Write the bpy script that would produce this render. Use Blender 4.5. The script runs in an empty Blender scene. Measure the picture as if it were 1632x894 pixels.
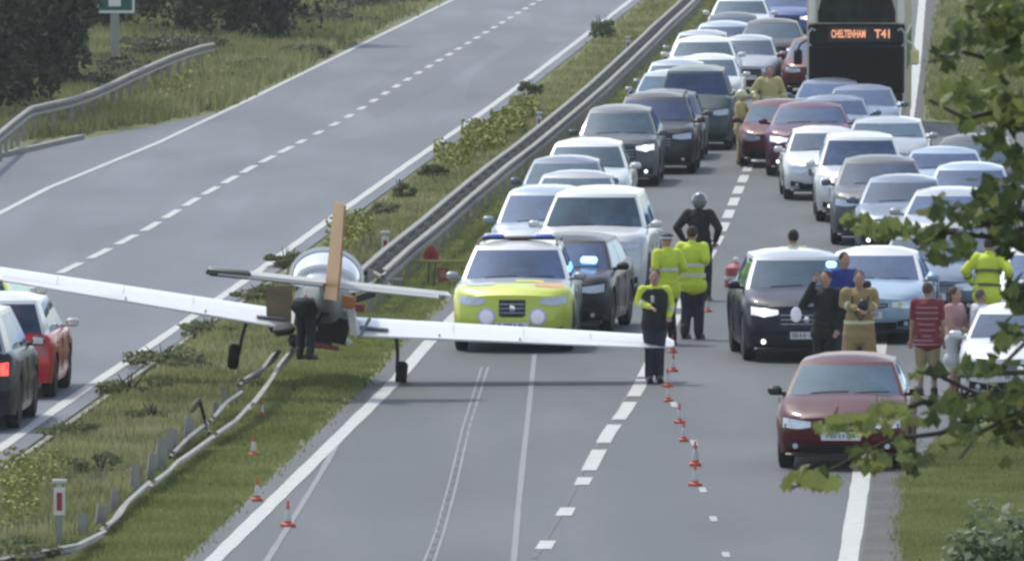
import bpy, bmesh, math, random
import numpy as np
from mathutils import Vector, Matrix
from mathutils.bvhtree import BVHTree
random.seed(7); rng = np.random.default_rng(7)
R = math.radians; PI = math.pi
scene = bpy.context.scene
col = scene.collection

# ------------------------------------------------------------------ camera, sky, sun, exposure
F_PX, CX, CY, CAM_H = 20300.0, 816.0, 447.0, 10.2      # telephoto view from a footbridge
PITCH = math.atan(927.0 / F_PX)
cd = bpy.data.cameras.new('camera'); cam = bpy.data.objects.new('camera', cd); col.objects.link(cam)
cd.sensor_width = 36.0; cd.lens = 36.0 * F_PX / 1632.0; cd.clip_start = 1.0; cd.clip_end = 6000.0
cam.location = (0, 0, CAM_H); cam.rotation_euler = (PI / 2 - PITCH, 0, 0); scene.camera = cam
cd.dof.use_dof = True; cd.dof.focus_distance = 205.0; cd.dof.aperture_fstop = 26.0

SUN_EL, SUN_AZ = R(57), R(-32)       # azimuth from +Y (up the road), negative = to the left
world = bpy.data.worlds.new('World'); scene.world = world; world.use_nodes = True
wt = world.node_tree
sky = wt.nodes.new('ShaderNodeTexSky'); sky.sky_type = 'NISHITA'; sky.sun_disc = False
sky.sun_elevation = SUN_EL; sky.sun_rotation = SUN_AZ; sky.air_density = 1.0; sky.dust_density = 1.2; sky.ozone_density = 1.3
bw_ = wt.nodes.new('ShaderNodeRGBToBW'); wt.links.new(sky.outputs[0], bw_.inputs[0])      # thin high cloud: the blue is half veiled
mxs = wt.nodes.new('ShaderNodeMix'); mxs.data_type = 'RGBA'; mxs.inputs[0].default_value = 0.38
wt.links.new(sky.outputs[0], mxs.inputs[6]); wt.links.new(bw_.outputs[0], mxs.inputs[7]); wt.links.new(mxs.outputs[2], wt.nodes['Background'].inputs[0]); wt.nodes['Background'].inputs[1].default_value = 0.15
sl = bpy.data.lights.new('sun', 'SUN'); sl.energy = 1.45; sl.angle = R(5); sl.color = (1.0, 0.95, 0.86)
so = bpy.data.objects.new('sun', sl); col.objects.link(so)
sdir = Vector((math.sin(SUN_AZ) * math.cos(SUN_EL), math.cos(SUN_AZ) * math.cos(SUN_EL), math.sin(SUN_EL)))
so.rotation_euler = sdir.to_track_quat('Z', 'Y').to_euler(); so.location = (0, 200, 80)
scene.view_settings.view_transform = 'Standard'; scene.view_settings.look = 'None'
scene.view_settings.exposure = 0.85; scene.view_settings.gamma = 1.0
scene.render.engine = 'CYCLES'; scene.cycles.max_bounces = 6; scene.cycles.transparent_max_bounces = 8
scene.cycles.use_denoising = True
try: scene.cycles.filter_width = 2.7
except Exception: pass

# ------------------------------------------------------------------ helpers
Fv = Vector((0, math.cos(PITCH), -math.sin(PITCH))); Uv = Vector((0, math.sin(PITCH), math.cos(PITCH))); Rv = Vector((1, 0, 0))
def W(px, py, z=0.0):
    """point of the plane at height z seen at photo pixel px, py"""
    d = Fv + Rv * ((px - CX) / F_PX) + Uv * (-(py - CY) / F_PX)
    t = (z - CAM_H) / d.z
    return Vector((d.x * t, d.y * t, z))
def WD(px, py, dist):
    """point at ground distance dist seen at pixel px, py"""
    d = Fv + Rv * ((px - CX) / F_PX) + Uv * (-(py - CY) / F_PX)
    t = dist / d.y
    return Vector((d.x * t, dist, CAM_H + d.z * t))
ROAD_A = math.atan(884.0 / F_PX)     # the road runs this much to the right of the view
RD = Vector((math.sin(ROAD_A), math.cos(ROAD_A), 0))

def tag(o, label=None, cat=None, group=None, kind=None):
    if label: o['label'] = label
    if cat: o['category'] = cat
    if group: o['group'] = group
    if kind: o['kind'] = kind
    return o
def empty(name, loc, rz=0.0, rot=None):
    o = bpy.data.objects.new(name, None); col.objects.link(o)
    o.location = loc; o.rotation_euler = rot if rot else (0, 0, rz); o.empty_display_size = 0.3
    return o
def link(name, me, parent=None, mats=None):
    o = bpy.data.objects.new(name, me); col.objects.link(o)
    if parent: o.parent = parent
    if mats:
        for m in (mats if isinstance(mats, (list, tuple)) else [mats]): me.materials.append(m)
    return o

class MB:
    def __init__(s): s.v = []; s.f = []; s.m = []
    def face(s, idx, m=0): s.f.append(tuple(idx)); s.m.append(m)
    def add(s, vs, fs, m=0):
        b = len(s.v); s.v += [tuple(v) for v in vs]
        for f in fs: s.f.append(tuple(b + i for i in f)); s.m.append(m)
    def box(s, c, d, m=0, rot=None, bev=0.0):
        hx, hy, hz = d[0] / 2, d[1] / 2, d[2] / 2
        c = Vector(c)
        if bev <= 0:
            vs = [Vector((x, y, z)) for z in (-hz, hz) for y in (-hy, hy) for x in (-hx, hx)]
            fs = [(0, 2, 3, 1), (4, 5, 7, 6), (0, 1, 5, 4), (2, 6, 7, 3), (0, 4, 6, 2), (1, 3, 7, 5)]
        else:
            b = bev; vs = []
            for z, k in ((-hz, b), (-hz + b, 0), (hz - b, 0), (hz, b)):
                for x, y in ((-hx + b, -hy), (hx - b, -hy), (hx, -hy + b), (hx, hy - b), (hx - b, hy), (-hx + b, hy), (-hx, hy - b), (-hx, -hy + b)):
                    vs.append(Vector((x * (1 - k / hx), y * (1 - k / hy), z)))
            fs = [tuple(range(7, -1, -1)), tuple(range(24, 32))]
            for r in range(3):
                for i in range(8):
                    j = (i + 1) % 8; fs.append((r * 8 + i, r * 8 + j, r * 8 + 8 + j, r * 8 + 8 + i))
        if rot is not None:
            M = rot if isinstance(rot, Matrix) else Matrix.Rotation(rot, 3, 'Z')
            vs = [M @ v for v in vs]
        s.add([v + c for v in vs], fs, m)
    def tube(s, path, rad, n=8, m=0, cap=True):
        path = [Vector(p) for p in path]
        if not isinstance(rad, list): rad = [rad] * len(path)
        vs = []; fs = []
        prev = None
        for i, p in enumerate(path):
            t = (path[min(i + 1, len(path) - 1)] - path[max(i - 1, 0)]).normalized()
            if prev is None:
                a = Vector((0, 0, 1)) if abs(t.z) < 0.9 else Vector((1, 0, 0))
                u = t.cross(a).normalized()
            else:
                u = (prev - t * prev.dot(t)).normalized()
            prev = u; w = t.cross(u)
            r = rad[i]; ra, rb = (r if isinstance(r, (tuple, list)) else (r, r))
            for k in range(n):
                an = 2 * PI * k / n
                vs.append(p + u * math.cos(an) * ra + w * math.sin(an) * rb)
        for i in range(len(path) - 1):
            for k in range(n):
                k2 = (k + 1) % n
                fs.append((i * n + k, i * n + k2, (i + 1) * n + k2, (i + 1) * n + k))
        if cap:
            fs.append(tuple(range(n - 1, -1, -1))); fs.append(tuple(range((len(path) - 1) * n, len(path) * n)))
        s.add(vs, fs, m)
    def lathe(s, prof, axis='Z', c=(0, 0, 0), n=16, m=0, sx=1.0, sy=1.0):
        c = Vector(c); vs = []; fs = []
        for (r, h) in prof:
            for k in range(n):
                a = 2 * PI * k / n; x = r * math.cos(a) * sx; y = r * math.sin(a) * sy
                v = (x, y, h) if axis == 'Z' else ((h, x, y) if axis == 'X' else (x, h, y))
                vs.append(c + Vector(v))
        for i in range(len(prof) - 1):
            for k in range(n):
                k2 = (k + 1) % n; fs.append((i * n + k, i * n + k2, (i + 1) * n + k2, (i + 1) * n + k))
        fs.append(tuple(range(n - 1, -1, -1))); fs.append(tuple(range((len(prof) - 1) * n, len(prof) * n)))
        s.add(vs, fs, m)
    def ball(s, c, r, n=10, m=0, M=None):
        c = Vector(c); r = r if isinstance(r, (tuple, list)) else (r, r, r); k = max(4, n // 2 + 1)
        vs = []; fs = []
        for i in range(1, k):
            th = PI * i / k
            for j in range(n):
                ph = 2 * PI * j / n
                v = Vector((r[0] * math.sin(th) * math.cos(ph), r[1] * math.sin(th) * math.sin(ph), r[2] * math.cos(th)))
                vs.append(v)
        vs += [Vector((0, 0, r[2])), Vector((0, 0, -r[2]))]
        if M is not None: vs = [M @ v for v in vs]
        vs = [v + c for v in vs]
        for i in range(k - 2):
            for j in range(n):
                j2 = (j + 1) % n; fs.append((i * n + j, (i + 1) * n + j, (i + 1) * n + j2, i * n + j2))
        T = (k - 1) * n
        for j in range(n):
            j2 = (j + 1) % n; fs.append((T, j, j2)); fs.append((T + 1, (k - 2) * n + j2, (k - 2) * n + j))
        s.add(vs, fs, m)
    def capsule(s, p0, r0, p1, r1, n=10):
        p0 = Vector(p0); p1 = Vector(p1); t = (p1 - p0)
        L = t.length; t = t / max(L, 1e-6)
        path = []; rad = []
        for a in (80, 55, 25):
            path.append(p0 - t * r0 * math.sin(R(a))); rad.append(r0 * math.cos(R(a)))
        path += [p0, p0.lerp(p1, 0.5), p1]; rad += [r0, (r0 + r1) / 2, r1]
        for a in (25, 55, 80):
            path.append(p1 + t * r1 * math.sin(R(a))); rad.append(r1 * math.cos(R(a)))
        s.tube(path, rad, n)
    def prism(s, pts, h, axis='Y', off=0.0, m=0):
        """polygon pts (a,b) extruded by h along an axis"""
        def P(a, b, t):
            return {'Y': (a, off + t, b), 'X': (off + t, a, b), 'Z': (a, b, off + t)}[axis]
        n = len(pts); vs = [P(a, b, 0) for a, b in pts] + [P(a, b, h) for a, b in pts]
        fs = [tuple(range(n)), tuple(range(2 * n - 1, n - 1, -1))]
        for i in range(n):
            j = (i + 1) % n; fs.append((i, n + i, n + j, j))
        s.add(vs, fs, m)
    def mesh(s, name, mats, smooth=True, fix=True):
        me = bpy.data.meshes.new(name); me.from_pydata(s.v, [], s.f)
        for mt in (mats if isinstance(mats, (list, tuple)) else [mats]): me.materials.append(mt)
        if any(s.m): me.polygons.foreach_set('material_index', s.m)
        if fix:
            bm = bmesh.new(); bm.from_mesh(me); bmesh.ops.recalc_face_normals(bm, faces=bm.faces); bm.to_mesh(me); bm.free()
        if smooth:
            me.polygons.foreach_set('use_smooth', [True] * len(me.polygons))
            try: me.set_sharp_from_angle(angle=R(38))
            except Exception: pass
        me.update(); return me
    def build(s, name, mats, parent=None, smooth=True, fix=True):
        o = bpy.data.objects.new(name, s.mesh(name, mats, smooth, fix)); col.objects.link(o)
        if parent: o.parent = parent
        return o

# ------------------------------------------------------------------ materials
_mc = {}
def lin(c):
    return tuple((x / 12.92 if x <= 0.04045 else ((x + 0.055) / 1.055) ** 2.4) for x in c)
def mat(name, c, rough=0.6, metal=0.0, var=0.12, scale=6.0, emit=None, es=0.0, coat=0.0, bump=0.0, bscale=40.0, spec=0.5):
    """c is linear rgb; a noise gives wear and tone"""
    if name in _mc: return _mc[name]
    m = bpy.data.materials.new(name); m.use_nodes = True; _mc[name] = m
    nt = m.node_tree; b = nt.nodes['Principled BSDF']
    b.inputs['Roughness'].default_value = rough; b.inputs['Metallic'].default_value = metal
    b.inputs['Specular IOR Level'].default_value = spec
    if coat: b.inputs['Coat Weight'].default_value = coat; b.inputs['Coat Roughness'].default_value = 0.06
    tc = nt.nodes.new('ShaderNodeTexCoord'); n = nt.nodes.new('ShaderNodeTexNoise'); n.inputs['Scale'].default_value = scale
    n.inputs['Detail'].default_value = 4; nt.links.new(tc.outputs['Object'], n.inputs['Vector'])
    mx = nt.nodes.new('ShaderNodeMix'); mx.data_type = 'RGBA'
    mx.inputs[6].default_value = tuple(max(0, x * (1 - var)) for x in c) + (1,)
    mx.inputs[7].default_value = tuple(min(1, x * (1 + var)) for x in c) + (1,)
    nt.links.new(n.outputs['Fac'], mx.inputs[0]); nt.links.new(mx.outputs[2], b.inputs['Base Color'])
    if emit: b.inputs['Emission Color'].default_value = tuple(emit) + (1,); b.inputs['Emission Strength'].default_value = es
    if bump:
        n2 = nt.nodes.new('ShaderNodeTexNoise'); n2.inputs['Scale'].default_value = bscale; n2.inputs['Detail'].default_value = 5
        nt.links.new(tc.outputs['Object'], n2.inputs['Vector'])
        bp = nt.nodes.new('ShaderNodeBump'); bp.inputs['Strength'].default_value = bump; bp.inputs['Distance'].default_value = 0.02
        nt.links.new(n2.outputs['Fac'], bp.inputs['Height']); nt.links.new(bp.outputs[0], b.inputs['Normal'])
    return m
def paint(name, c, metal=0.25, rough=0.36):
    if name in ('red', 'maroon'): return mat('paint_' + name, c, rough=.42, metal=.0, var=0.1, scale=3.0, coat=0.25, spec=.2)
    if max(c) < .16: return mat('paint_' + name, c, rough=.42, metal=.1, var=0.06, scale=3.0, coat=0.22, spec=.25)
    return mat('paint_' + name, c, rough=rough, metal=metal, var=0.06, scale=3.0, coat=0.5)
M_GLASS = None
def glass_mat(name='sky_painted_car_glass', dif=(0.055, 0.095, 0.21), ior=2.0, glo=(0.62, 0.78, 1.0)):  # sky reflection is put into the blue diffuse and gloss colours
    m = bpy.data.materials.new(name); m.use_nodes = True; nt = m.node_tree
    for n in list(nt.nodes): nt.nodes.remove(n)
    out = nt.nodes.new('ShaderNodeOutputMaterial')
    tr = nt.nodes.new('ShaderNodeBsdfTransparent'); tr.inputs[0].default_value = (0.30, 0.36, 0.37, 1)
    gl = nt.nodes.new('ShaderNodeBsdfGlossy'); gl.inputs['Roughness'].default_value = 0.04; gl.inputs[0].default_value = glo + (1,)
    di = nt.nodes.new('ShaderNodeBsdfDiffuse'); di.inputs[0].default_value = dif + (1,); dif = tuple(x * .72 for x in dif)
    fr = nt.nodes.new('ShaderNodeFresnel'); fr.inputs[0].default_value = ior
    tc = nt.nodes.new('ShaderNodeTexCoord'); nz = nt.nodes.new('ShaderNodeTexNoise'); nz.inputs['Scale'].default_value = 2.2; nz.inputs['Detail'].default_value = 3
    nt.links.new(tc.outputs['Object'], nz.inputs['Vector'])
    mr = nt.nodes.new('ShaderNodeMapRange'); mr.inputs[1].default_value = 0.3; mr.inputs[2].default_value = 0.7
    mr.inputs[3].default_value = 0.3; mr.inputs[4].default_value = 0.75
    nt.links.new(nz.outputs['Fac'], mr.inputs[0])
    rp_ = nt.nodes.new('ShaderNodeValToRGB'); rp_.color_ramp.elements[0].position = .35; rp_.color_ramp.elements[1].position = .68  # cloud reflections painted as dark and light blotches in the diffuse colour
    rp_.color_ramp.elements[0].color = tuple(x * .45 for x in dif) + (1,); rp_.color_ramp.elements[1].color = tuple(min(1, x * 1.7) for x in dif) + (1,)
    nz2 = nt.nodes.new('ShaderNodeTexNoise'); nz2.inputs['Scale'].default_value = 1.3; nz2.inputs['Detail'].default_value = 5; nz2.noise_dimensions = '4D'
    oi = nt.nodes.new('ShaderNodeObjectInfo'); ml = nt.nodes.new('ShaderNodeMath'); ml.operation = 'MULTIPLY'; ml.inputs[1].default_value = 40
    nt.links.new(oi.outputs['Random'], ml.inputs[0]); nt.links.new(ml.outputs[0], nz2.inputs['W']); nt.links.new(tc.outputs['Object'], nz2.inputs['Vector'])
    nt.links.new(nz2.outputs['Fac'], rp_.inputs[0]); nt.links.new(rp_.outputs[0], di.inputs[0])
    m1 = nt.nodes.new('ShaderNodeMixShader'); nt.links.new(mr.outputs[0], m1.inputs[0]); nt.links.new(tr.outputs[0], m1.inputs[1]); nt.links.new(di.outputs[0], m1.inputs[2])
    m2 = nt.nodes.new('ShaderNodeMixShader'); nt.links.new(fr.outputs[0], m2.inputs[0]); nt.links.new(m1.outputs[0], m2.inputs[1]); nt.links.new(gl.outputs[0], m2.inputs[2])
    nt.links.new(m2.outputs[0], out.inputs[0]); return m
GLASS_V = [glass_mat('sky_painted_car_glass_%s' % n, d, io, g) for n, d, io, g in (('blue', (0.05, 0.085, 0.19), 1.9, (.62, .78, 1)), ('deep_blue', (0.028, 0.05, 0.13), 1.8, (.6, .75, 1)), ('slate', (0.045, 0.07, 0.12), 1.8, (.7, .82, 1)), ('green', (0.05, 0.09, 0.14), 1.8, (.66, .86, .96)))]
GLASS = GLASS_V[0]; GLASS_C = glass_mat('coach_glass', (0.018, 0.022, 0.020), 1.12, (0.8, 0.85, 0.8))
BLACK = mat('black_plastic', (0.018, 0.019, 0.02), 0.45)
RUBBER = mat('tyre_rubber', (0.02, 0.02, 0.021), 0.85, var=0.3, scale=20)
DARK = mat('dark_interior', (0.03, 0.032, 0.036), 0.8)
SEAT = mat('seat_cloth', (0.07, 0.07, 0.075), 0.9)
ALLOY = mat('alloy_rim', (0.42, 0.43, 0.45), 0.35, 0.7)
CHROME = mat('chrome_trim', (0.7, 0.71, 0.72), 0.2, 0.95)
LENS = mat('headlamp_lens', (0.62, 0.65, 0.68), 0.12, 0.3, coat=1.0, var=0.35, scale=14)
LENS_ON = mat('lit_headlamp', (0.9, 0.9, 0.9), 0.3, emit=(1, 0.97, 0.92), es=1.1)
LENS_GLOW = mat('glowing_headlamp_lens', (0.8, 0.8, 0.78), 0.2, emit=(1, .96, .93), es=.35)
TAIL = mat('tail_lamp_red', (0.35, 0.012, 0.012), 0.2, coat=1.0)
TAIL_ON = mat('lit_tail_lamp', (0.5, 0.02, 0.02), 0.3, emit=(1, 0.06, 0.04), es=1.6)
PLATE_W = mat('number_plate_white', (0.72, 0.72, 0.7), 0.4, var=0.04)
PLATE_Y = mat('number_plate_yellow', (0.75, 0.6, 0.08), 0.4, var=0.04)
PLATE_K = mat('plate_character_black', (0.02, 0.02, 0.02), 0.5)
BLUE_ON = mat('lit_blue_beacon', (0.1, 0.3, 0.9), 0.2, emit=(0.22, 0.52, 1.0), es=2.2)
BLUE = mat('blue_beacon', (0.03, 0.1, 0.5), 0.15, coat=1.0)
WHITE_ON = mat('lit_white_strobe', (0.62, 0.62, 0.68), 0.3, emit=(0.93, 0.93, 1.0), es=0.12)
AMBER = mat('amber_lens', (0.7, 0.25, 0.02), 0.2, coat=1.0)

def ground_mat(name, c1, c2, c3, scale=0.6, fine=14.0, rough=0.95):
    m = bpy.data.materials.new(name); m.use_nodes = True; nt = m.node_tree; b = nt.nodes['Principled BSDF']
    b.inputs['Roughness'].default_value = rough; b.inputs['Specular IOR Level'].default_value = 0.2
    tc = nt.nodes.new('ShaderNodeTexCoord')
    n1 = nt.nodes.new('ShaderNodeTexNoise'); n1.inputs['Scale'].default_value = scale; n1.inputs['Detail'].default_value = 6
    n2 = nt.nodes.new('ShaderNodeTexNoise'); n2.inputs['Scale'].default_value = fine; n2.inputs['Detail'].default_value = 5
    for n in (n1, n2): nt.links.new(tc.outputs['Object'], n.inputs['Vector'])
    r1 = nt.nodes.new('ShaderNodeValToRGB'); r1.color_ramp.elements[0].position = 0.35; r1.color_ramp.elements[1].position = 0.65
    r1.color_ramp.elements[0].color = c1 + (1,); r1.color_ramp.elements[1].color = c2 + (1,)
    nt.links.new(n1.outputs['Fac'], r1.inputs[0])
    mx = nt.nodes.new('ShaderNodeMix'); mx.data_type = 'RGBA'; mx.inputs[7].default_value = c3 + (1,)
    r2 = nt.nodes.new('ShaderNodeMapRange'); r2.inputs[1].default_value = 0.45; r2.inputs[2].default_value = 0.75
    nt.links.new(n2.outputs['Fac'], r2.inputs[0]); nt.links.new(r2.outputs[0], mx.inputs[0]); nt.links.new(r1.outputs[0], mx.inputs[6])
    nt.links.new(mx.outputs[2], b.inputs['Base Color'])
    bp = nt.nodes.new('ShaderNodeBump'); bp.inputs['Strength'].default_value = 0.4; bp.inputs['Distance'].default_value = 0.03
    nt.links.new(n2.outputs['Fac'], bp.inputs['Height']); nt.links.new(bp.outputs[0], b.inputs['Normal'])
    return m

def asphalt_mat(name, base, tint, patch):
    """worn tarmac: aggregate speckle, wheel-track bands along the road, dull patches"""
    m = bpy.data.materials.new(name); m.use_nodes = True; nt = m.node_tree; b = nt.nodes['Principled BSDF']
    b.inputs['Roughness'].default_value = 0.72; b.inputs['Specular IOR Level'].default_value = 0.4
    tc = nt.nodes.new('ShaderNodeTexCoord')
    mp = nt.nodes.new('ShaderNodeMapping'); mp.inputs['Rotation'].default_value = (0, 0, ROAD_A); mp.inputs['Scale'].default_value = (0.9, 0.02, 1)
    nt.links.new(tc.outputs['Object'], mp.inputs[0])
    ns = nt.nodes.new('ShaderNodeTexNoise'); ns.inputs['Scale'].default_value = 1.0; ns.inputs['Detail'].default_value = 4
    nt.links.new(mp.outputs[0], ns.inputs['Vector'])
    mp2 = nt.nodes.new('ShaderNodeMapping'); mp2.inputs['Scale'].default_value = (0.35, 0.06, 1); nt.links.new(tc.outputs['Object'], mp2.inputs[0])
    nb = nt.nodes.new('ShaderNodeTexNoise'); nb.inputs['Scale'].default_value = 1.0; nb.inputs['Detail'].default_value = 6
    nt.links.new(mp2.outputs[0], nb.inputs['Vector'])
    nf = nt.nodes.new('ShaderNodeTexNoise'); nf.inputs['Scale'].default_value = 30; nf.inputs['Detail'].default_value = 6; nt.links.new(tc.outputs['Object'], nf.inputs['Vector'])
    r1 = nt.nodes.new('ShaderNodeValToRGB'); r1.color_ramp.elements[0].position = 0.36; r1.color_ramp.elements[1].position = 0.64
    r1.color_ramp.elements[0].color = tuple(x * 0.78 for x in base) + (1,); r1.color_ramp.elements[1].color = tint + (1,)
    nt.links.new(nb.outputs['Fac'], r1.inputs[0])
    mx = nt.nodes.new('ShaderNodeMix'); mx.data_type = 'RGBA'; mx.inputs[7].default_value = patch + (1,)
    r2 = nt.nodes.new('ShaderNodeMapRange'); r2.inputs[1].default_value = 0.45; r2.inputs[2].default_value = 0.7; r2.inputs[4].default_value = 1.0
    nt.links.new(ns.outputs['Fac'], r2.inputs[0]); nt.links.new(r2.outputs[0], mx.inputs[0]); nt.links.new(r1.outputs[0], mx.inputs[6])
    mf = nt.nodes.new('ShaderNodeMix'); mf.data_type = 'RGBA'; mf.blend_type = 'MULTIPLY'; mf.inputs[0].default_value = 1.0
    r3 = nt.nodes.new('ShaderNodeMapRange'); r3.inputs[1].default_value = 0.3; r3.inputs[2].default_value = 0.7; r3.inputs[3].default_value = 0.78; r3.inputs[4].default_value = 1.2
    nt.links.new(nf.outputs['Fac'], r3.inputs[0])
    cb = nt.nodes.new('ShaderNodeCombineColor')
    for i in range(3): nt.links.new(r3.outputs[0], cb.inputs[i])
    nt.links.new(mx.outputs[2], mf.inputs[6]); nt.links.new(cb.outputs[0], mf.inputs[7]); nt.links.new(mf.outputs[2], b.inputs['Base Color'])
    bp = nt.nodes.new('ShaderNodeBump'); bp.inputs['Strength'].default_value = 0.25; bp.inputs['Distance'].default_value = 0.01
    nt.links.new(nf.outputs['Fac'], bp.inputs['Height']); nt.links.new(bp.outputs[0], b.inputs['Normal'])
    return m
GROUND = ground_mat('verge_soil_and_grass', (0.115, 0.13, 0.055), (0.16, 0.17, 0.075), (0.19, 0.18, 0.10), 0.25, 9)
ASPH_R = asphalt_mat('asphalt_right', (0.085, 0.092, 0.098), (0.106, 0.112, 0.118), (0.074, 0.086, 0.080))
ASPH_L = asphalt_mat('asphalt_left', (0.126, 0.142, 0.160), (0.146, 0.162, 0.180), (0.106, 0.121, 0.134))
GRIT = ground_mat('hard_strip_grit', (0.10, 0.098, 0.095), (0.14, 0.135, 0.13), (0.075, 0.075, 0.065), 0.8, 12)
LINEM = mat('road_paint', (0.44, 0.44, 0.40), 0.6, var=0.35, scale=5.0, bump=0.2)
LINEM2 = mat('worn_seam', (0.20, 0.20, 0.205), 0.7, var=0.25, scale=4)
LINED = mat('dark_seam', (0.085, 0.088, 0.095), 0.7, var=0.2, scale=4)
GALV = mat('galvanised_steel', (0.29, 0.275, 0.235), 0.6, 0.3, var=0.3, scale=2.5)
GALV2 = mat('weathered_beam', (0.29, 0.28, 0.25), 0.75, 0.1, var=0.4, scale=3)

# ------------------------------------------------------------------ ground and roads
def poly_sheet(name, pts, z, m):
    me = bpy.data.meshes.new(name); bm = bmesh.new()
    vs = [bm.verts.new((p.x, p.y, z)) for p in pts]; f = bm.faces.new(vs)
    bmesh.ops.triangulate(bm, faces=[f]); bmesh.ops.recalc_face_normals(bm, faces=bm.faces)
    for fc in bm.faces:
        if fc.normal.z < 0: fc.normal_flip()
    bm.to_mesh(me); bm.free()
    o = link(name, me, None, m); o['kind'] = 'structure'; return o
g = MB()
N = 40
for j in range(N + 1):
    for i in range(N + 1):
        g.v.append((-2500 + 5000 * i / N, -1200 + 5200 * j / N, -0.02))
for j in range(N):
    for i in range(N):
        a = j * (N + 1) + i; g.f.append((a, a + 1, a + N + 2, a + N + 1)); g.m.append(0)
tag(g.build('ground', GROUND, smooth=False), kind='structure')

def ext(poly_px, below=140.0, beyond=1500.0):
    """pixel polyline (near to far) -> world, extended along the road both ways"""
    P = [W(*p) for p in poly_px]
    a = P[0]; b = P[-1]
    return [a - RD * below] + P + [b + RD * beyond]
L_LEFT = [(-330, 490), (0, 340), (77, 300), (252, 228), (400, 158), (722, 0), (830, -55)]
L_MID = [(-330, 650), (100, 433), (158, 405), (235, 365), (322, 312), (400, 268), (548, 191), (635, 136), (853, 5), (960, -60)]
L_RIGHT = [(-300, 925), (0, 715), (110, 638), (215, 568), (300, 510), (380, 455), (450, 405), (520, 354), (588, 306), (650, 262), (769, 180), (833, 133), (905, 78), (1000, 5), (1090, -62)]
R_LEFT = [(325, 908), (628, 610), (680, 550), (847, 380), (976, 250), (1124, 100), (1203, 20), (1280, -60)]
R_MID = [(850, 900), (870, 868), (902, 815), (930, 767), (947, 733), (970, 690), (996, 655), (1018, 618), (1031, 590), (1145, 380), (1160, 345), (1175, 308), (1192, 268), (1275, 100), (1355, -60)]
R_RIGHT = [(1350, 905), (1372, 765), (1400, 560), (1430, 340), (1447, 200), (1460, 110), (1470, 0), (1478, -60)]
def shift(P, dx): return [p + Vector((dx, 0, 0)) for p in P]
# left carriageway with its lay-by taper
ll = ext([(-330, 490), (-200, 330), (0, 250), (110, 226), (230, 204), (350, 184), (400, 163), (722, 8), (830, -47)][0:0] + [(-500, 330), (-200, 285), (0, 250), (110, 226), (230, 204), (350, 180), (410, 150), (722, -3), (830, -58)])
lr = shift(ext(L_RIGHT), 0.35)
poly_sheet('left_road', ll + lr[::-1], 0.0, ASPH_L)
rl = shift(ext(R_LEFT), -0.35)
rr = [W(1439, 905) - RD * 140 + Vector((0, 0, 0)), W(1437, 905), W(1441, 760), W(1500, 690), W(1660, 642), W(2000, 600), W(3200, 540), W(3200, 160), W(1800, 185), W(1632, 203), W(1500, 200), W(1468, 192), W(1478, 100), W(1494, 0), W(1502, -60), W(1502, -60) + RD * 1500]
poly_sheet('right_road', rl + rr[::-1], 0.0, ASPH_R)
# gritty hard strip along the right edge line
hs = [W(1372, 905), W(1392, 765), W(1441, 765), W(1439, 905)]
poly_sheet('hard_strip', [hs[0] - RD * 100, hs[0], hs[1], W(1405, 690), W(1470, 700), hs[2], hs[3], hs[3] - RD * 100], 0.004, GRIT)
hs2 = [W(1455, 196), W(1466, 110), W(1476, 0), W(1484, -60), W(1500, -60), W(1492, 0), W(1477, 100), W(1467, 190)]
poly_sheet('hard_strip', hs2, 0.004, GRIT)
# subtle repair patches in the surfaces
def patch(pts, m): poly_sheet('road_patch', [W(*p) for p in pts], 0.003, m)
PATCH = asphalt_mat('asphalt_patch', (0.112, 0.122, 0.138), (0.122, 0.132, 0.15), (0.10, 0.108, 0.122))
patch([(755, 118), (845, 60), (895, 70), (828, 128), (790, 158), (740, 160)], PATCH)
patch([(560, 158), (640, 108), (760, 60), (800, 75), (700, 140), (600, 190)], PATCH)

DARKP = asphalt_mat('asphalt_stain', (0.072, 0.078, 0.082), (0.088, 0.094, 0.098), (0.066, 0.074, 0.072))
def strip(mb, path, w, z=0.008, wob=0.0):
    n = len(path); vs = []
    for i, p in enumerate(path):
        t = (path[min(i + 1, n - 1)] - path[max(i - 1, 0)]); t.z = 0; t.normalize(); nrm = Vector((t.y, -t.x, 0))
        ww = w / 2 * (1 + random.uniform(-wob, wob))
        vs += [p - nrm * ww, p + nrm * ww]
    vs = [(v.x, v.y, z) for v in vs]
    mb.add(vs, [(2 * i, 2 * i + 1, 2 * i + 3, 2 * i + 2) for i in range(n - 1)])
def resample(path, step):
    out = [path[0].copy()]; acc = 0.0
    for a, b in zip(path[:-1], path[1:]):
        L = (b - a).length; d = step - acc
        while d <= L:
            out.append(a.lerp(b, d / L)); d += step
        acc = (acc + L) % step
    return out
def at_len(path, s):
    for a, b in zip(path[:-1], path[1:]):
        L = (b - a).length
        if s <= L: return a.lerp(b, s / L)
        s -= L
    return path[-1]
def line_obj(name, px, w, wob=0.08, m=None, z=0.008, extend=True):
    P = resample(ext(px, 60, 300) if extend else [W(*p) for p in px], 1.5)
    mb = MB(); strip(mb, P, w, z, wob); return tag(mb.build(name, m or LINEM, smooth=False, fix=False), kind='structure')
line_obj('edge_line', L_LEFT, 0.14); line_obj('edge_line', L_RIGHT, 0.17, 0.10)
line_obj('edge_line', R_LEFT, 0.21, 0.08); line_obj('edge_line', R_RIGHT, 0.24, 0.08)
line_obj('edge_line', [(1548, 236), (1590, 258), (1660, 290)], 0.12, extend=False)
line_obj('edge_line', [(1462, 196), (1500, 206), (1556, 222)], 0.08, extend=False, m=LINEM2)
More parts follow.
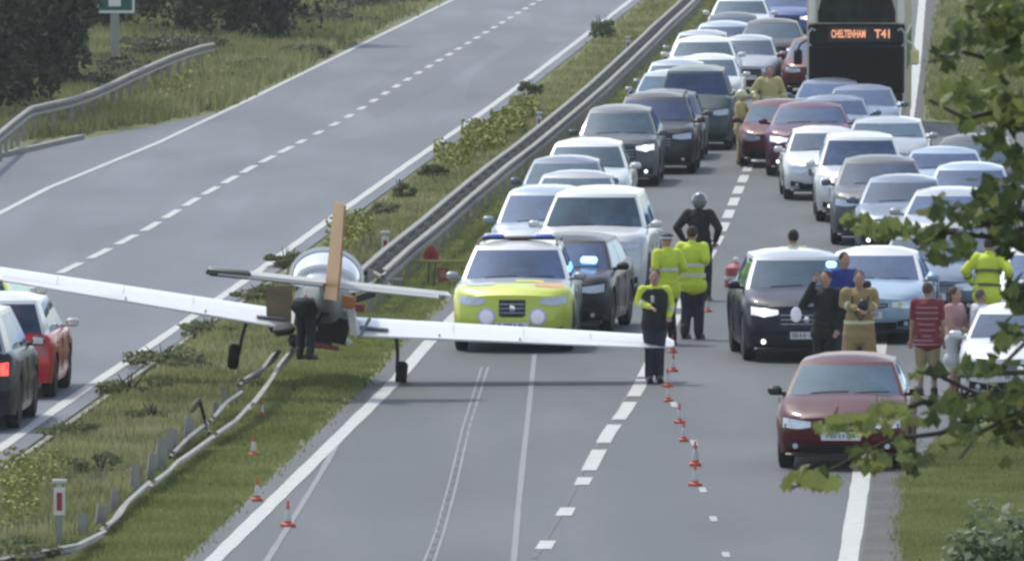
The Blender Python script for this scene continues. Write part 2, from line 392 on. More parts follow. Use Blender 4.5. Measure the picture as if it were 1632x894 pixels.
def dashes(name, px, pitch, on, w, start, end, off=0.0):
    P = [W(*p) for p in px]; tot = sum((b - a).length for a, b in zip(P[:-1], P[1:])); mb = MB(); s = start
    while s < min(end, tot - 4.5):
        o = on(s) if callable(on) else on
        strip(mb, [at_len(P, s + o * k / 3) for k in range(4)], w, 0.008, 0.05); s += pitch
    return tag(mb.build(name, LINEM, smooth=False, fix=False), kind='structure')
dashes('lane_marking', L_MID, 6.0, lambda s: 4.2 if s < 105 else 2.6, 0.17, 1.0, 400)
PM = [W(*p) for p in R_MID]
mb = MB()
for (y0, y1) in ((862, 875), (809, 822), (761, 773), (717, 750), (677, 706), (641, 669), (605, 632), (578, 601)):
    def xm(y):
        for (xa, ya), (xb, yb) in zip(R_MID[:-1], R_MID[1:]):
            if yb <= y <= ya: return xa + (xb - xa) * (ya - y) / (ya - yb)
        return R_MID[0][0]
    strip(mb, [W(xm(y1), y1), W(xm((y0 + y1) / 2), (y0 + y1) / 2), W(xm(y0), y0)], 0.2, 0.008, 0.04)
y = 552
while y > -55:
    ln = 4.0 * (y + 480) ** 2 / 207000.0
    strip(mb, [W(xm(y), y), W(xm(y - ln / 2), y - ln / 2), W(xm(y - ln), y - ln)], 0.2, 0.008, 0.05)
    y -= 6.0 * (y + 480) ** 2 / 207000.0
tag(mb.build('lane_marking', LINEM, smooth=False, fix=False), kind='structure')
mb = MB()
for x, y in ((1120, 781), (1137, 827), (1157, 884), (1106, 706), (1074, 645)):
    h = 4.0; strip(mb, [W(x + 1.5, y + h), W(x, y), W(x - 1.5, y - h)], 0.09, 0.008)
tag(mb.build('taper_marking', mat('faded_paint', (0.36, 0.36, 0.35), 0.7, var=0.2), smooth=False, fix=False), kind='structure')
# old seams and tyre marks on the near carriageway
line_obj('road_seam', [(768, 585), (738, 680), (716, 770), (694, 850), (672, 905)], 0.035, 0.2, LINEM2, 0.006, False)
line_obj('road_seam', [(778, 585), (748, 680), (728, 770), (707, 850), (688, 905)], 0.035, 0.2, LINEM2, 0.006, False)
line_obj('road_seam', [(852, 565), (842, 660), (833, 740), (826, 810), (818, 905)], 0.075, 0.1, LINEM2, 0.006, False)
line_obj('road_seam', [(556, 672), (535, 712), (505, 765), (465, 830), (418, 905)], 0.08, 0.15, LINEM2, 0.006, False)
mbd = MB()
for k in range(26):
    y = 600 + k * 12.0; x0 = 773 - (y - 585) * 0.287
    strip(mbd, [W(x0 - 0.5, y + 3), W(x0 + 0.5, y - 3)], 0.05, 0.0065)
tag(mbd.build('road_seam', LINED, smooth=False, fix=False), kind='structure')
line_obj('road_seam', [(1040, 560), (985, 655), (930, 745), (905, 800), (850, 893)], 0.06, 0.2, LINED, 0.006, False)
# concrete drain channel beside the left carriageway and kerb on the lay-by
CONC = mat('concrete_edging', (0.26, 0.255, 0.22), 0.85, var=0.25, scale=4, bump=0.3)
line_obj('drain_channel', [(-60, 790), (0, 755), (150, 648), (300, 540), (400, 472), (470, 425)], 0.07, 0.1, CONC, 0.03, False)
def kerb(px, name='kerb'):
    P = resample([W(*p) for p in px], 2.0); mb = MB()
    for a, b in zip(P[:-1], P[1:]):
        t = (b - a).normalized(); c = (a + b) / 2; ang = math.atan2(t.y, t.x)
        mb.box((c.x, c.y, 0.045), ((b - a).length - 0.03, 0.16, 0.12), rot=ang)
    return tag(mb.build(name, CONC, smooth=False), kind='structure')
kerb([(-60, 262), (0, 251), (60, 238), (120, 224), (150, 218)])

# ------------------------------------------------------------------ vehicles
TYPES = dict(
    hatch=dict(L=4.05, W=1.77, H=1.45, hb=0.95, hn=0.74, dc=0.98, dt=1.85, dr=3.55, de=3.92, bt=0.92, wr=0.315, fx=0.82, rx=3.35),
    saloon=dict(L=4.65, W=1.82, H=1.44, hb=0.95, hn=0.72, dc=1.20, dt=2.10, dr=3.30, de=4.05, bt=0.98, wr=0.325, fx=0.88, rx=3.72),
    estate=dict(L=4.70, W=1.84, H=1.50, hb=0.97, hn=0.74, dc=1.18, dt=2.02, dr=4.20, de=4.58, bt=0.97, wr=0.33, fx=0.88, rx=3.75),
    suv=dict(L=4.60, W=1.88, H=1.68, hb=1.08, hn=0.90, dc=1.10, dt=1.85, dr=4.05, de=4.45, bt=1.08, wr=0.36, fx=0.86, rx=3.55),
    big_suv=dict(L=4.85, W=1.98, H=1.84, hb=1.18, hn=1.02, dc=1.15, dt=1.75, dr=4.45, de=4.72, bt=1.18, wr=0.385, fx=0.88, rx=3.80),
    mpv=dict(L=4.50, W=1.82, H=1.64, hb=1.04, hn=0.80, dc=0.85, dt=1.80, dr=4.05, de=4.38, bt=1.02, wr=0.325, fx=0.84, rx=3.60),
    van=dict(L=4.95, W=1.92, H=1.92, hb=1.22, hn=0.98, dc=0.72, dt=1.30, dr=4.75, de=4.88, bt=1.25, wr=0.34, fx=0.92, rx=4.05))

def interp(x, pts):
    if x <= pts[0][0]: return pts[0][1]
    for (a, b), (c, d) in zip(pts[:-1], pts[1:]):
        if x <= c:
            t = (x - a) / (c - a); return b + (d - b) * t
    return pts[-1][1]

def car_body(p):
    L, Wd, hb, hn = p['L'], p['W'], p['hb'], p['hn']
    zt = lambda s: interp(s, [(0, hn - 0.05), (0.10, hn + 0.015), (0.28, hn + 0.06), (p['dc'] * 0.7, hb - 0.035), (p['dc'], hb), (p['dr'], p['bt'] + 0.03), (p['de'], p['bt'] + 0.02), (L - 0.12, p['bt'] - 0.03), (L, p['bt'] - 0.12)])
    def hw(s):
        h = Wd / 2
        if s < 0.75: h *= 1 - 0.13 * (1 - s / 0.75) ** 2.2
        if s > L - 0.7: h *= 1 - 0.09 * (1 - (L - s) / 0.7) ** 2.2
        return h
    wr = p['wr']; arch = wr + 0.055
    def za(s):
        z = 0.0
        for c in (p['fx'], p['rx']):
            d = abs(s - c)
            if d < arch: z = max(z, wr + math.sqrt(max(arch * arch - d * d, 0)))
        return z
    st = [0, 0.05, 0.14, 0.28, p['dc'], (p['dc'] + p['rx']) / 2 - .5, (p['dc'] + p['rx']) / 2, p['de'], L - 0.22, L - 0.08, L]
    for c in (p['fx'], p['rx']): st += [c + arch * math.cos(R(a)) for a in (0, 12, 35, 60, 90, 120, 145, 168, 180)] + [c - arch - 0.02, c + arch + 0.02]
    st = sorted(set(round(x, 3) for x in st if 0 <= x <= L))
    def section(s):
        h = hw(s); t = zt(s); zb = 0.20 if 0.3 < s < L - 0.3 else 0.23; fr = 1.0 if s < p['dc'] + .1 else 0.3
        pts = [(0, t + 0.035), (0.35 * h, t + 0.03), (0.62 * h, t + 0.012), (0.82 * h, t + 0.01 * fr), (0.92 * h, t - 0.025), (0.97 * h, t - 0.085),
               (0.985 * h, t - 0.17), (1.0 * h, 0.62 * t), (0.992 * h, 0.46 * t + 0.06), (0.975 * h, 0.33), (0.94 * h, zb)]
        a = za(s)
        if a > 0:
            top = t - 0.17
            out = []
            for i, (x, z) in enumerate(pts):
                if i >= 6: z = a + (z - zb) * (max(top - a, 0.02)) / (top - zb); x = max(x, 0.985 * h) if i > 6 else x
                out.append((x, z))
            pts = out
        return pts
    def front(x, z, h):
        y = 0.20 * abs(x / h) ** 2.6
        if z < 0.36: y += 0.10 * (0.36 - z) / 0.16
        if z > 0.55: y += 0.11 * ((z - 0.55) / 0.35) ** 1.6
        return y
    def rear(x, z, h):
        y = 0.12 * abs(x / h) ** 2.6
        if z < 0.36: y += 0.06
        if z > 0.6: y += 0.06 * ((z - 0.6) / 0.4)
        return y
    mb = MB(); np_ = 11
    for s in st:
        pts = section(s); ring = [(-x, z) for x, z in pts[:0:-1]] + pts
        h = hw(s)
        for x, z in ring:
            y = -L / 2 + s + front(x, z, h) * max(0, 1 - s / 0.6) ** 1.5 - rear(x, z, h) * max(0, 1 - (L - s) / 0.5) ** 1.5
            mb.v.append((x, y, z))
    n = 2 * np_ - 1
    for i in range(len(st) - 1):
        for k in range(n - 1):
            mb.face((i * n + k, i * n + k + 1, (i + 1) * n + k + 1, (i + 1) * n + k))
    C = 8
    for si, base, fn, sg in ((0, 0, front, 1), (L, (len(st) - 1) * n, rear, -1)):
        pts = section(si); h = hw(si); rows = []
        for i in range(3, np_):
            x, z = pts[i]; row = [base + np_ - 1 - i]
            for c in range(1, C):
                xx = -x + 2 * x * c / C; zz = z + (0.02 * (1 - (xx / x) ** 2) if i == 3 else 0)
                yy = -sg * L / 2 + sg * fn(xx, z, h); mb.v.append((xx, yy, zz)); row.append(len(mb.v) - 1)
            row.append(base + np_ - 1 + i); rows.append(row)
        top = [base + k for k in range(np_ - 1 - 3, np_ + 3)]
        mb.face(top + rows[0][1:-1][::-1])
        for r0, r1 in zip(rows[:-1], rows[1:]):
            for c in range(C): mb.face((r0[c], r0[c + 1], r1[c + 1], r1[c]))
    return mb, hw, zt

def greenhouse(p):
    """rings from the belt to the roof; returns frame (roof + pillars), and the glass pieces"""
    L, Wd, H = p['L'], p['W'], p['H']
    bw = 0.90 * Wd / 2; rw = p.get('rw', 0.70) * Wd / 2
    FU = [-1, -0.94, -0.6, -0.2, 0.2, 0.6, 0.94, 1]
    SU = [0, 0.045, 0.24, 0.42, 0.455, 0.66, 0.83, 1.0]
    TT = [0, 0.06, 0.35, 0.65, 0.90, 1.0]
    rings = []
    for t in TT:
        hwid = bw + (rw - bw) * (t ** 1.15); yf = p['dc'] + (p['dt'] - p['dc']) * t; yr = p['de'] + (p['dr'] - p['de']) * (t ** 1.3)
        zb = interp(0, [(0, p['hb'])]); z = (p['hb'] - 0.01) + (H - 0.085 - p['hb'] + 0.01) * t
        sw = 0.16 * (1 - 0.4 * t); ring = []
        for u in FU: ring.append((u * hwid * 0.985, -L / 2 + yf + sw * abs(u) ** 2.4, z))
        y0 = -L / 2 + yf + sw; y1 = -L / 2 + yr - 0.08
        for u in SU[1:-1]: ring.append((hwid * (1 - 0.02 * u - 0.05 * max(0, u - 0.6)), y0 + (y1 - y0) * u, z + (p['bt'] - p['hb']) * u * (1 - t)))
        for u in FU[::-1]: ring.append((u * hwid * 0.93, -L / 2 + yr - 0.08 * abs(u) ** 2, z + (p['bt'] - p['hb']) * (1 - t)))
        for u in SU[1:-1][::-1]: ring.append((-hwid * (1 - 0.02 * u - 0.05 * max(0, u - 0.6)), y0 + (y1 - y0) * u, z + (p['bt'] - p['hb']) * u * (1 - t)))
        rings.append(ring)
    n = len(rings[0]); nf = len(FU); ns = len(SU) - 2
    parts = dict(frame=MB(), windscreen=MB(), rear_window=MB(), sf=MB(), sr=MB(), sf2=MB(), sr2=MB())
    V = [v for r in rings for v in r]
    used = {k: {} for k in parts}
    def put(k, idx):
        mb = parts[k]; ids = []
        for i in idx:
            if i not in used[k]: used[k][i] = len(mb.v); mb.v.append(V[i])
            ids.append(used[k][i])
        mb.face(ids)
    for j in range(len(TT) - 1):
        for k in range(n):
            k2 = (k + 1) % n; q = (j * n + k, j * n + k2, (j + 1) * n + k2, (j + 1) * n + k)
            glassrow = 1 <= j <= 3; tgt = 'frame'
            if k < nf - 1:
                if (glassrow or j == 0) and 1 <= k <= nf - 3: tgt = 'windscreen'
            elif k < nf - 1 + ns + 1:
                s = k - (nf - 1)
                if glassrow and s in (1, 2): tgt = 'sf'
                elif glassrow and s in (4, 5): tgt = 'sr'
            elif k < 2 * nf - 1 + ns:
                s = k - (nf + ns)
                if glassrow and 1 <= s <= nf - 3: tgt = 'rear_window'
            else:
                s = k - (2 * nf - 1 + ns)
                if glassrow and s in (ns - 1, ns - 2): tgt = 'sf2'
                elif glassrow and s in (ns - 4, ns - 5): tgt = 'sr2'
            put(tgt, q)
    # roof skin
    fr = parts['frame']; NX, NY = 7, 8
    top = rings[-1]; yA = [top[i][1] for i in range(nf)]; yB = [top[nf + ns + i][1] for i in range(nf)][::-1]
    b0 = len(fr.v)
    for i in range(nf):
        for j in range(NY + 1):
            t = j / NY; u = FU[i]; x = top[i][0] * (1 - t) + top[nf + ns + (nf - 1 - i)][0] * t
            if i in (0, nf - 1):
                x = math.copysign(rw * (1 - 0.02 * t - 0.05 * max(0, t - 0.6)), u) * (1 if 0 < t < 1 else 1)
                if j == 0: x = top[i][0]
                if j == NY: x = top[nf + ns + (nf - 1 - i)][0]
            y = yA[i] * (1 - t) + yB[i] * t
            e = min(1, 4 * t * (1 - t) * 1.6) ** 0.5; z = H - 0.085 + 0.085 * e * (1 - abs(u) ** 3.0)
            fr.v.append((x, y, z))
    for i in range(nf - 1):
        for j in range(NY):
            a = b0 + i * (NY + 1) + j; fr.face((a, a + 1, a + NY + 2, a + NY + 1))
    return parts, bw, rw

def make_wheel(car, p, x, y, side, detail):
    wr = p['wr']; w = 0.21
    root = empty('wheel', (x, y, wr)); root.parent = car
    mb = MB(); prof = [(wr * 0.66, -w / 2 + .01), (wr * 0.8, -w / 2), (wr * 0.96, -w / 2 + .015), (wr, -w / 2 + .05), (wr, w / 2 - .05), (wr * 0.96, w / 2 - .015), (wr * 0.8, w / 2), (wr * 0.66, w / 2 - .01)]
    mb.lathe(prof, 'X', n=20); mb.build('tyre', RUBBER, root)
    mr = MB(); s = side
    mr.lathe([(wr * 0.64, s * (w / 2 - .045)), (wr * 0.66, s * (w / 2 - .012)), (wr * 0.60, s * (w / 2 - .02)), (wr * 0.58, s * (w / 2 - .05))][::1], 'X', n=20)
    if detail:
        for k in range(5):
            a = 2 * PI * k / 5
            mr.box((s * (w / 2 - .028), math.sin(a) * wr * 0.34, math.cos(a) * wr * 0.34), (0.025, 0.06, wr * 0.5), rot=Matrix.Rotation(-a, 3, 'X'))
        mr.lathe([(0.05, s * (w / 2 - .03)), (0.045, s * (w / 2 - .01))], 'X', n=10)
    mr.build('rim', ALLOY, root)
    return root

def make_car(name, label, cat, group, kind, pos, rz, body, roof=None, detail=True, lights=False, tail=False, grille='bar', plate='white', mirror=None,
             bars=False, blue_bar=False, livery=None, strobes=False, tweak=None, seed=0, chars=None):
    rd = random.Random(seed * 31 + 5)
    p = dict(TYPES[kind])
    for k, a in (('H', .02), ('hb', .015), ('hn', .02), ('dc', .05), ('dt', .05)): p[k] += rd.uniform(-a, a)
    if tweak: p.update(tweak)
    L, Wd, H = p['L'], p['W'], p['H']
    root = empty(name, pos, rz); tag(root, label, cat, group)
    mb, hw, zt = car_body(p)
    mats = [body]
    if livery:
        mats.append(livery)
        for i, f in enumerate(mb.f):
            c = sum((Vector(mb.v[k]) for k in f), Vector()) / len(f)
            if c.y < -L / 2 + 0.62 and c.z < p['hb'] + 1: mb.m[i] = 1
            elif abs(c.x) > Wd * 0.44 and c.z < p['hb'] - .12 and int((c.y + 9) / 0.55) % 2 == 0: mb.m[i] = 1
    bo = mb.build('body', mats, root)
    bvh = BVHTree.FromPolygons([Vector(v) for v in mb.v], mb.f)
    def fy(x, z, sg=-1, off=0.006):
        h = bvh.ray_cast(Vector((x, sg * (L / 2 + 1.5), z)), Vector((0, -sg, 0)))
        y = h[0].y if h[0] is not None else sg * (L / 2 - 0.3)
        return y + sg * off
    def panel(nm, outline, m, sg=-1, off=0.008, nx=6, nz=2, side=None):
        """outline: function u->(x, z_bottom, z_top), u in 0..1; hugs the bodywork, proud by off"""
        q = MB()
        for i in range(nx + 1):
            x, z0, z1 = outline(i / nx)
            for j in range(nz + 1):
                z = z0 + (z1 - z0) * j / nz; q.v.append((x, fy(x, z, sg, off), z))
        for i in range(nx):
            for j in range(nz):
                a = i * (nz + 1) + j; q.face((a, a + 1, a + nz + 2, a + nz + 1))
        b = len(q.v); rim = [i * (nz + 1) for i in range(nx + 1)] + [nx * (nz + 1) + j for j in range(1, nz + 1)] + [i * (nz + 1) + nz for i in range(nx - 1, -1, -1)] + [j for j in range(nz - 1, 0, -1)]
        for i in rim: v = q.v[i]; q.v.append((v[0], v[1] - sg * (off + 0.02), v[2]))
        for i in range(len(rim)):
            k = (i + 1) % len(rim); q.face((rim[i], b + i, b + k, rim[k]))
        return q.build(nm, m, root)
    gp, bw, rw = greenhouse(p)
    gp['frame'].build('roof', roof or body, root)
    GLASS = rd.choice(GLASS_V)
    gp['windscreen'].build('windscreen', GLASS, root); gp['rear_window'].build('rear_window', GLASS, root)
    for k in ('sf', 'sr', 'sf2', 'sr2'): gp[k].build('side_window', GLASS, root)
    # cabin
    q = MB(); q.box((0, -L / 2 + p['dt'] + 0.02, H - 0.22), (0.24, 0.03, 0.07), bev=.01); q.build('rear_view_mirror', BLACK, root)
    q = MB(); q.box((0, -L / 2 + p['dc'] + 0.40, p['hb'] - 0.02), (bw * 1.72, 0.5, 0.09), bev=.03)
    q.build('dashboard', DARK, root)
    for sx in (-1, 1):
        q = MB(); yS = -L / 2 + p['dt'] + 0.45
        q.box((sx * 0.36, yS, p['hb'] - 0.02), (0.46, 0.14, 0.36), rot=Matrix.Rotation(R(-12), 3, 'X'), bev=.05)
        q.box((sx * 0.36, yS + 0.08, p['hb'] + 0.26), (0.24, 0.09, 0.16), bev=.04); q.build('seat', SEAT, root)
    if detail:
        q = MB(); q.tube([(0.36 + 0.18 * math.cos(a), -L / 2 + p['dc'] + 0.72, p['hb'] + 0.0 + 0.17 * math.sin(a)) for a in [2 * PI * i / 14 for i in range(15)]], 0.016, 6, cap=False)
        q.build('steering_wheel', BLACK, root)
        q = MB(); yb_ = -L / 2 + p['dc'] + 0.03; zb_ = p['hb'] + 0.03
        for sx in (-0.5, 0.12):
            q = MB(); q.tube([(sx * Wd * .5, yb_ + .02, zb_), (sx * Wd * .5 + 0.28, yb_ + 0.02, zb_ + .02), (sx * Wd * .5 + 0.5, yb_ + 0.04, zb_ + .02)], 0.009, 5)
            q.build('wiper', BLACK, root)
    q = MB(); q.box((0, 0, 0.32), (Wd * 0.72, L - 0.7, 0.26))
    for c in (p['fx'], p['rx']): q.box((0, -L / 2 + c, 0.48), (Wd * 0.86, p['wr'] * 2 + 0.06, 0.36))
    q.build('underbody', BLACK, root)
    for c in (p['fx'], p['rx']):
        for sx in (-1, 1): make_wheel(root, p, sx * (Wd / 2 - 0.125), -L / 2 + c, sx, detail)
    hn = p['hn']; h0 = hw(0.1)
    # front face
    st = rd.choice([0, 1, 2])
    lm = LENS_ON if lights else LENS
    for sx in (-1, 1):
        lt = [0.10, 0.14, 0.12][st]
        panel('headlight', lambda u: (sx * (0.50 + 0.47 * u) * h0, hn - 0.145 - 0.01 * u - lt * 0.35 * math.sin(PI * min(1, u * 1.1)) * .6, hn - 0.075 + 0.045 * u), LENS_GLOW if lights else LENS, off=0.012)
        if lights:
            q = MB(); xl = sx * 0.74 * h0; zl = hn - 0.12; q.lathe([(0.07, 0), (0.062, -0.02), (0.02, -0.032)], 'Y', (xl, fy(xl, zl) - 0.012, zl), 12); q.build('headlamp_bulb', LENS_ON, root)
        panel('fog_recess', lambda u: (sx * (0.60 + 0.32 * u) * h0, 0.27 + 0.02 * u, 0.36 + 0.04 * u), BLACK, off=0.010, nx=3)
        if detail:
            q = MB(); xl = sx * 0.76 * h0; q.lathe([(0.04, 0), (0.035, -0.015)], 'Y', (xl, fy(xl, 0.32) - .012, 0.32), 10); q.build('fog_lamp', LENS_ON if lights else LENS, root)
    gz0, gz1 = (hn - 0.24, hn - 0.09)
    if grille == 'big': gz0 = hn - 0.36
    gw = {'bar': 0.46, 'big': 0.50, 'slim': 0.42}[grille]
    if strobes: gw = 0.24
    if grille == 'slim': gz0 = hn - 0.17
    panel('grille', lambda u: ((-1 + 2 * u) * gw * h0, gz0 + (0.02 if u in (0, 1) else 0), gz1), BLACK, off=0.010, nx=8)
    if detail:
        nb = 3 if grille != 'slim' else 1
        for k in range(nb):
            q = MB(); z = gz0 + (gz1 - gz0) * (k + 1) / (nb + 1)
            q.tube([(x * gw * h0, fy(x * gw * h0, z) - 0.012, z) for x in (-.92, -.5, 0, .5, .92)], 0.008, 5)
            q.build('grille_bar', CHROME, root)
        q = MB(); q.lathe([(0.055, 0), (0.05, -0.012), (0.02, -0.016)], 'Y', (0, fy(0, (gz0 + gz1) / 2) - 0.018, (gz0 + gz1) / 2), 14); q.build('badge', CHROME, root)
    li = rd.choice([0, .05, .10]); lw = rd.choice([.58, .7, .84])
    panel('lower_intake', lambda u: ((-1 + 2 * u) * lw * h0, 0.235, 0.34 + li * (1 - .25 * abs(2 * u - 1))), BLACK, off=0.010, nx=8)
    q = MB(); q.box((0, -L / 2 + 0.22, 0.205), (Wd * 0.84, 0.34, 0.05), bev=.015); q.build('splitter', BLACK, root)
    def mk_plate(sg, z, m):
        q = MB(); y = fy(0, z, sg) + sg * 0.012; q.box((0, y, z), (0.52, 0.012, 0.112)); po = q.build('number_plate', m, root, smooth=False)
        if detail:
            q = MB(); x = -0.215
            for k in range(7):
                w = 0.044; hz = 0.07
                form = rd.randint(0, 3)
                yy = y + sg * 0.0075
                if form != 1: q.box((x, yy, z), (0.011, 0.004, hz))
                if form != 3: q.box((x + w - .011, yy, z), (0.011, 0.004, hz))
                if form in (0, 2): q.box((x + w / 2 - .005, yy, z + hz / 2 - .006), (w - .012, 0.004, 0.011))
                if form in (1, 2, 3): q.box((x + w / 2 - .005, yy, z), (w - .012, 0.004, 0.011))
                x += 0.057 + (0.02 if k == 3 else 0)
            q.build('plate_characters', PLATE_K, po, smooth=False)
    mk_plate(-1, 0.46 if grille != 'big' else 0.42, PLATE_W)
    mk_plate(1, 0.62 if kind not in ('saloon',) else 0.70, PLATE_Y)
    # rear lamps
    for sx in (-1, 1):
        panel('tail_light', lambda u: (sx * (0.66 + 0.31 * u) * h0, p['bt'] - 0.30, p['bt'] - 0.15 + 0.03 * u), TAIL_ON if tail else TAIL, sg=1, off=0.012)
    panel('rear_bumper_insert', lambda u: ((-1 + 2 * u) * 0.8 * h0, 0.26, 0.40), BLACK, sg=1, off=0.010, nx=8)
    # mirrors
    for sx in (-1, 1):
        q = MB(); xm_ = sx * (Wd / 2 + 0.06); ym = -L / 2 + p['dc'] + 0.42; zm = p['hb'] + 0.045
        q.box((xm_, ym, zm), (0.19, 0.10, 0.125), bev=.035); q.tube([(sx * bw * 0.97, ym + .02, zm - 0.05), (xm_, ym, zm - 0.03)], 0.028, 6)
        mo = q.build('wing_mirror', mirror or body, root)
        q = MB(); q.box((xm_, ym + 0.052, zm), (0.15, 0.012, 0.09), bev=.005); q.build('mirror_glass', CHROME, mo)
    if detail:
        for sx in (-1, 1):
            for yy in (-L / 2 + p['dc'] + 1.35, -L / 2 + p['dc'] + 2.3):
                if yy < L / 2 - .7:
                    q = MB(); q.box((sx * (Wd / 2 * 0.995), yy, p['hb'] - 0.15), (0.03, 0.17, 0.028), bev=.008); q.build('door_handle', body, root)
        for sx in (-1, 1):
            for yy in (-L / 2 + p['dc'] + 0.35, -L / 2 + p['dc'] + 1.45, -L / 2 + p['dc'] + 2.4):
                if yy < L / 2 - .9:
                    q = MB(); q.box((sx * (Wd / 2 - 0.004), yy, 0.62), (0.012, 0.010, 0.55)); q.build('door_seam', BLACK, root)
    if bars:
        for sx in (-1, 1):
            q = MB(); q.tube([(sx * rw * .93, -L / 2 + p['dt'] + .15, H - 0.06), (sx * rw * .93, -L / 2 + p['dt'] + .3, H + 0.0), (sx * rw * .92, -L / 2 + p['dr'] - .3, H + 0.0), (sx * rw * .92, -L / 2 + p['dr'] - .1, H - 0.06)], 0.018, 6)
            q.build('roof_rail', BLACK if body is not BLACK else CHROME, root)
    if blue_bar:
        yb2 = -L / 2 + p['dt'] + 0.5
        q = MB(); q.box((0, yb2, H + 0.035), (1.16, 0.24, 0.06), bev=.02); lb = q.build('light_bar', BLACK, root)
        for sx in (-1, 1):
            q = MB(); q.box((sx * 0.39, yb2, H + 0.06), (0.34, 0.26, 0.075), bev=.03); q.build('beacon', BLUE_ON if blue_bar == 'on' else BLUE, lb)
    if strobes:
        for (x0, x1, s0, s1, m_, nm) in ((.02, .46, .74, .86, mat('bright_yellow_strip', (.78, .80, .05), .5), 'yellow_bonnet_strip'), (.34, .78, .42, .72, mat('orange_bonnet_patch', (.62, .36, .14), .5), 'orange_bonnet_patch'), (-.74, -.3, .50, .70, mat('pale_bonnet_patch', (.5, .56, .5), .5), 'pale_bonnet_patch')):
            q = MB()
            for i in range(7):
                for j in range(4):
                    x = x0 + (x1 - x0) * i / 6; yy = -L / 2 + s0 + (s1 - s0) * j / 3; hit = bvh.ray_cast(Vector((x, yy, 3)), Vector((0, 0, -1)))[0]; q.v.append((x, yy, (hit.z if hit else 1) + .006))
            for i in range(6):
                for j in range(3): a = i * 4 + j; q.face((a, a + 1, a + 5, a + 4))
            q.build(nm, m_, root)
        for sx in (-1, 1):
            q = MB(); z = 0.56; x = sx * 0.40
            q.lathe([(0.11, 0), (0.10, -0.03), (0.05, -0.045)], 'Y', (x, fy(x, z) - 0.01, z), 16); q.build('strobe_lamp', WHITE_ON, root)
            pass
            q = MB(); q.lathe([(0.135, 0.0), (0.132, -0.015), (0.112, -0.015), (0.11, 0.0)], 'Y', (x, fy(x, z) - 0.006, z), 18); q.build('strobe_halo', mat('purple_strobe_halo', (0.45, 0.42, 0.72), 0.3, emit=(0.4, 0.35, 0.9), es=0.08), root)  # purple halo of the strobe glare, shaped as a faintly glowing ring
    return root

def road_dir(x, y, extra=0.0): return -(ROAD_A + R(extra))
C = dict(
    white=(0.62, 0.63, 0.61), silver=(0.33, 0.355, 0.37), ice=(0.28, 0.34, 0.40), grey=(0.10, 0.11, 0.115), dgrey=(0.035, 0.038, 0.038), black=(0.018, 0.018, 0.022),
    green=(0.055, 0.085, 0.08), blue=(0.035, 0.065, 0.22), steel=(0.09, 0.13, 0.19), maroon=(0.12, 0.018, 0.02), red=(0.075, 0.002, 0.006), brightred=(0.50, 0.008, 0.012),
    purple=(0.09, 0.02, 0.055), lime=(0.60, 0.66, 0.07), paleblue=(0.26, 0.36, 0.46), navy=(0.008, 0.010, 0.028))
def P_(n): return paint(n, C[n], 0.15 if n in ('white', 'lime') else 0.3)
Q1 = 'cars queued along the right carriageway'
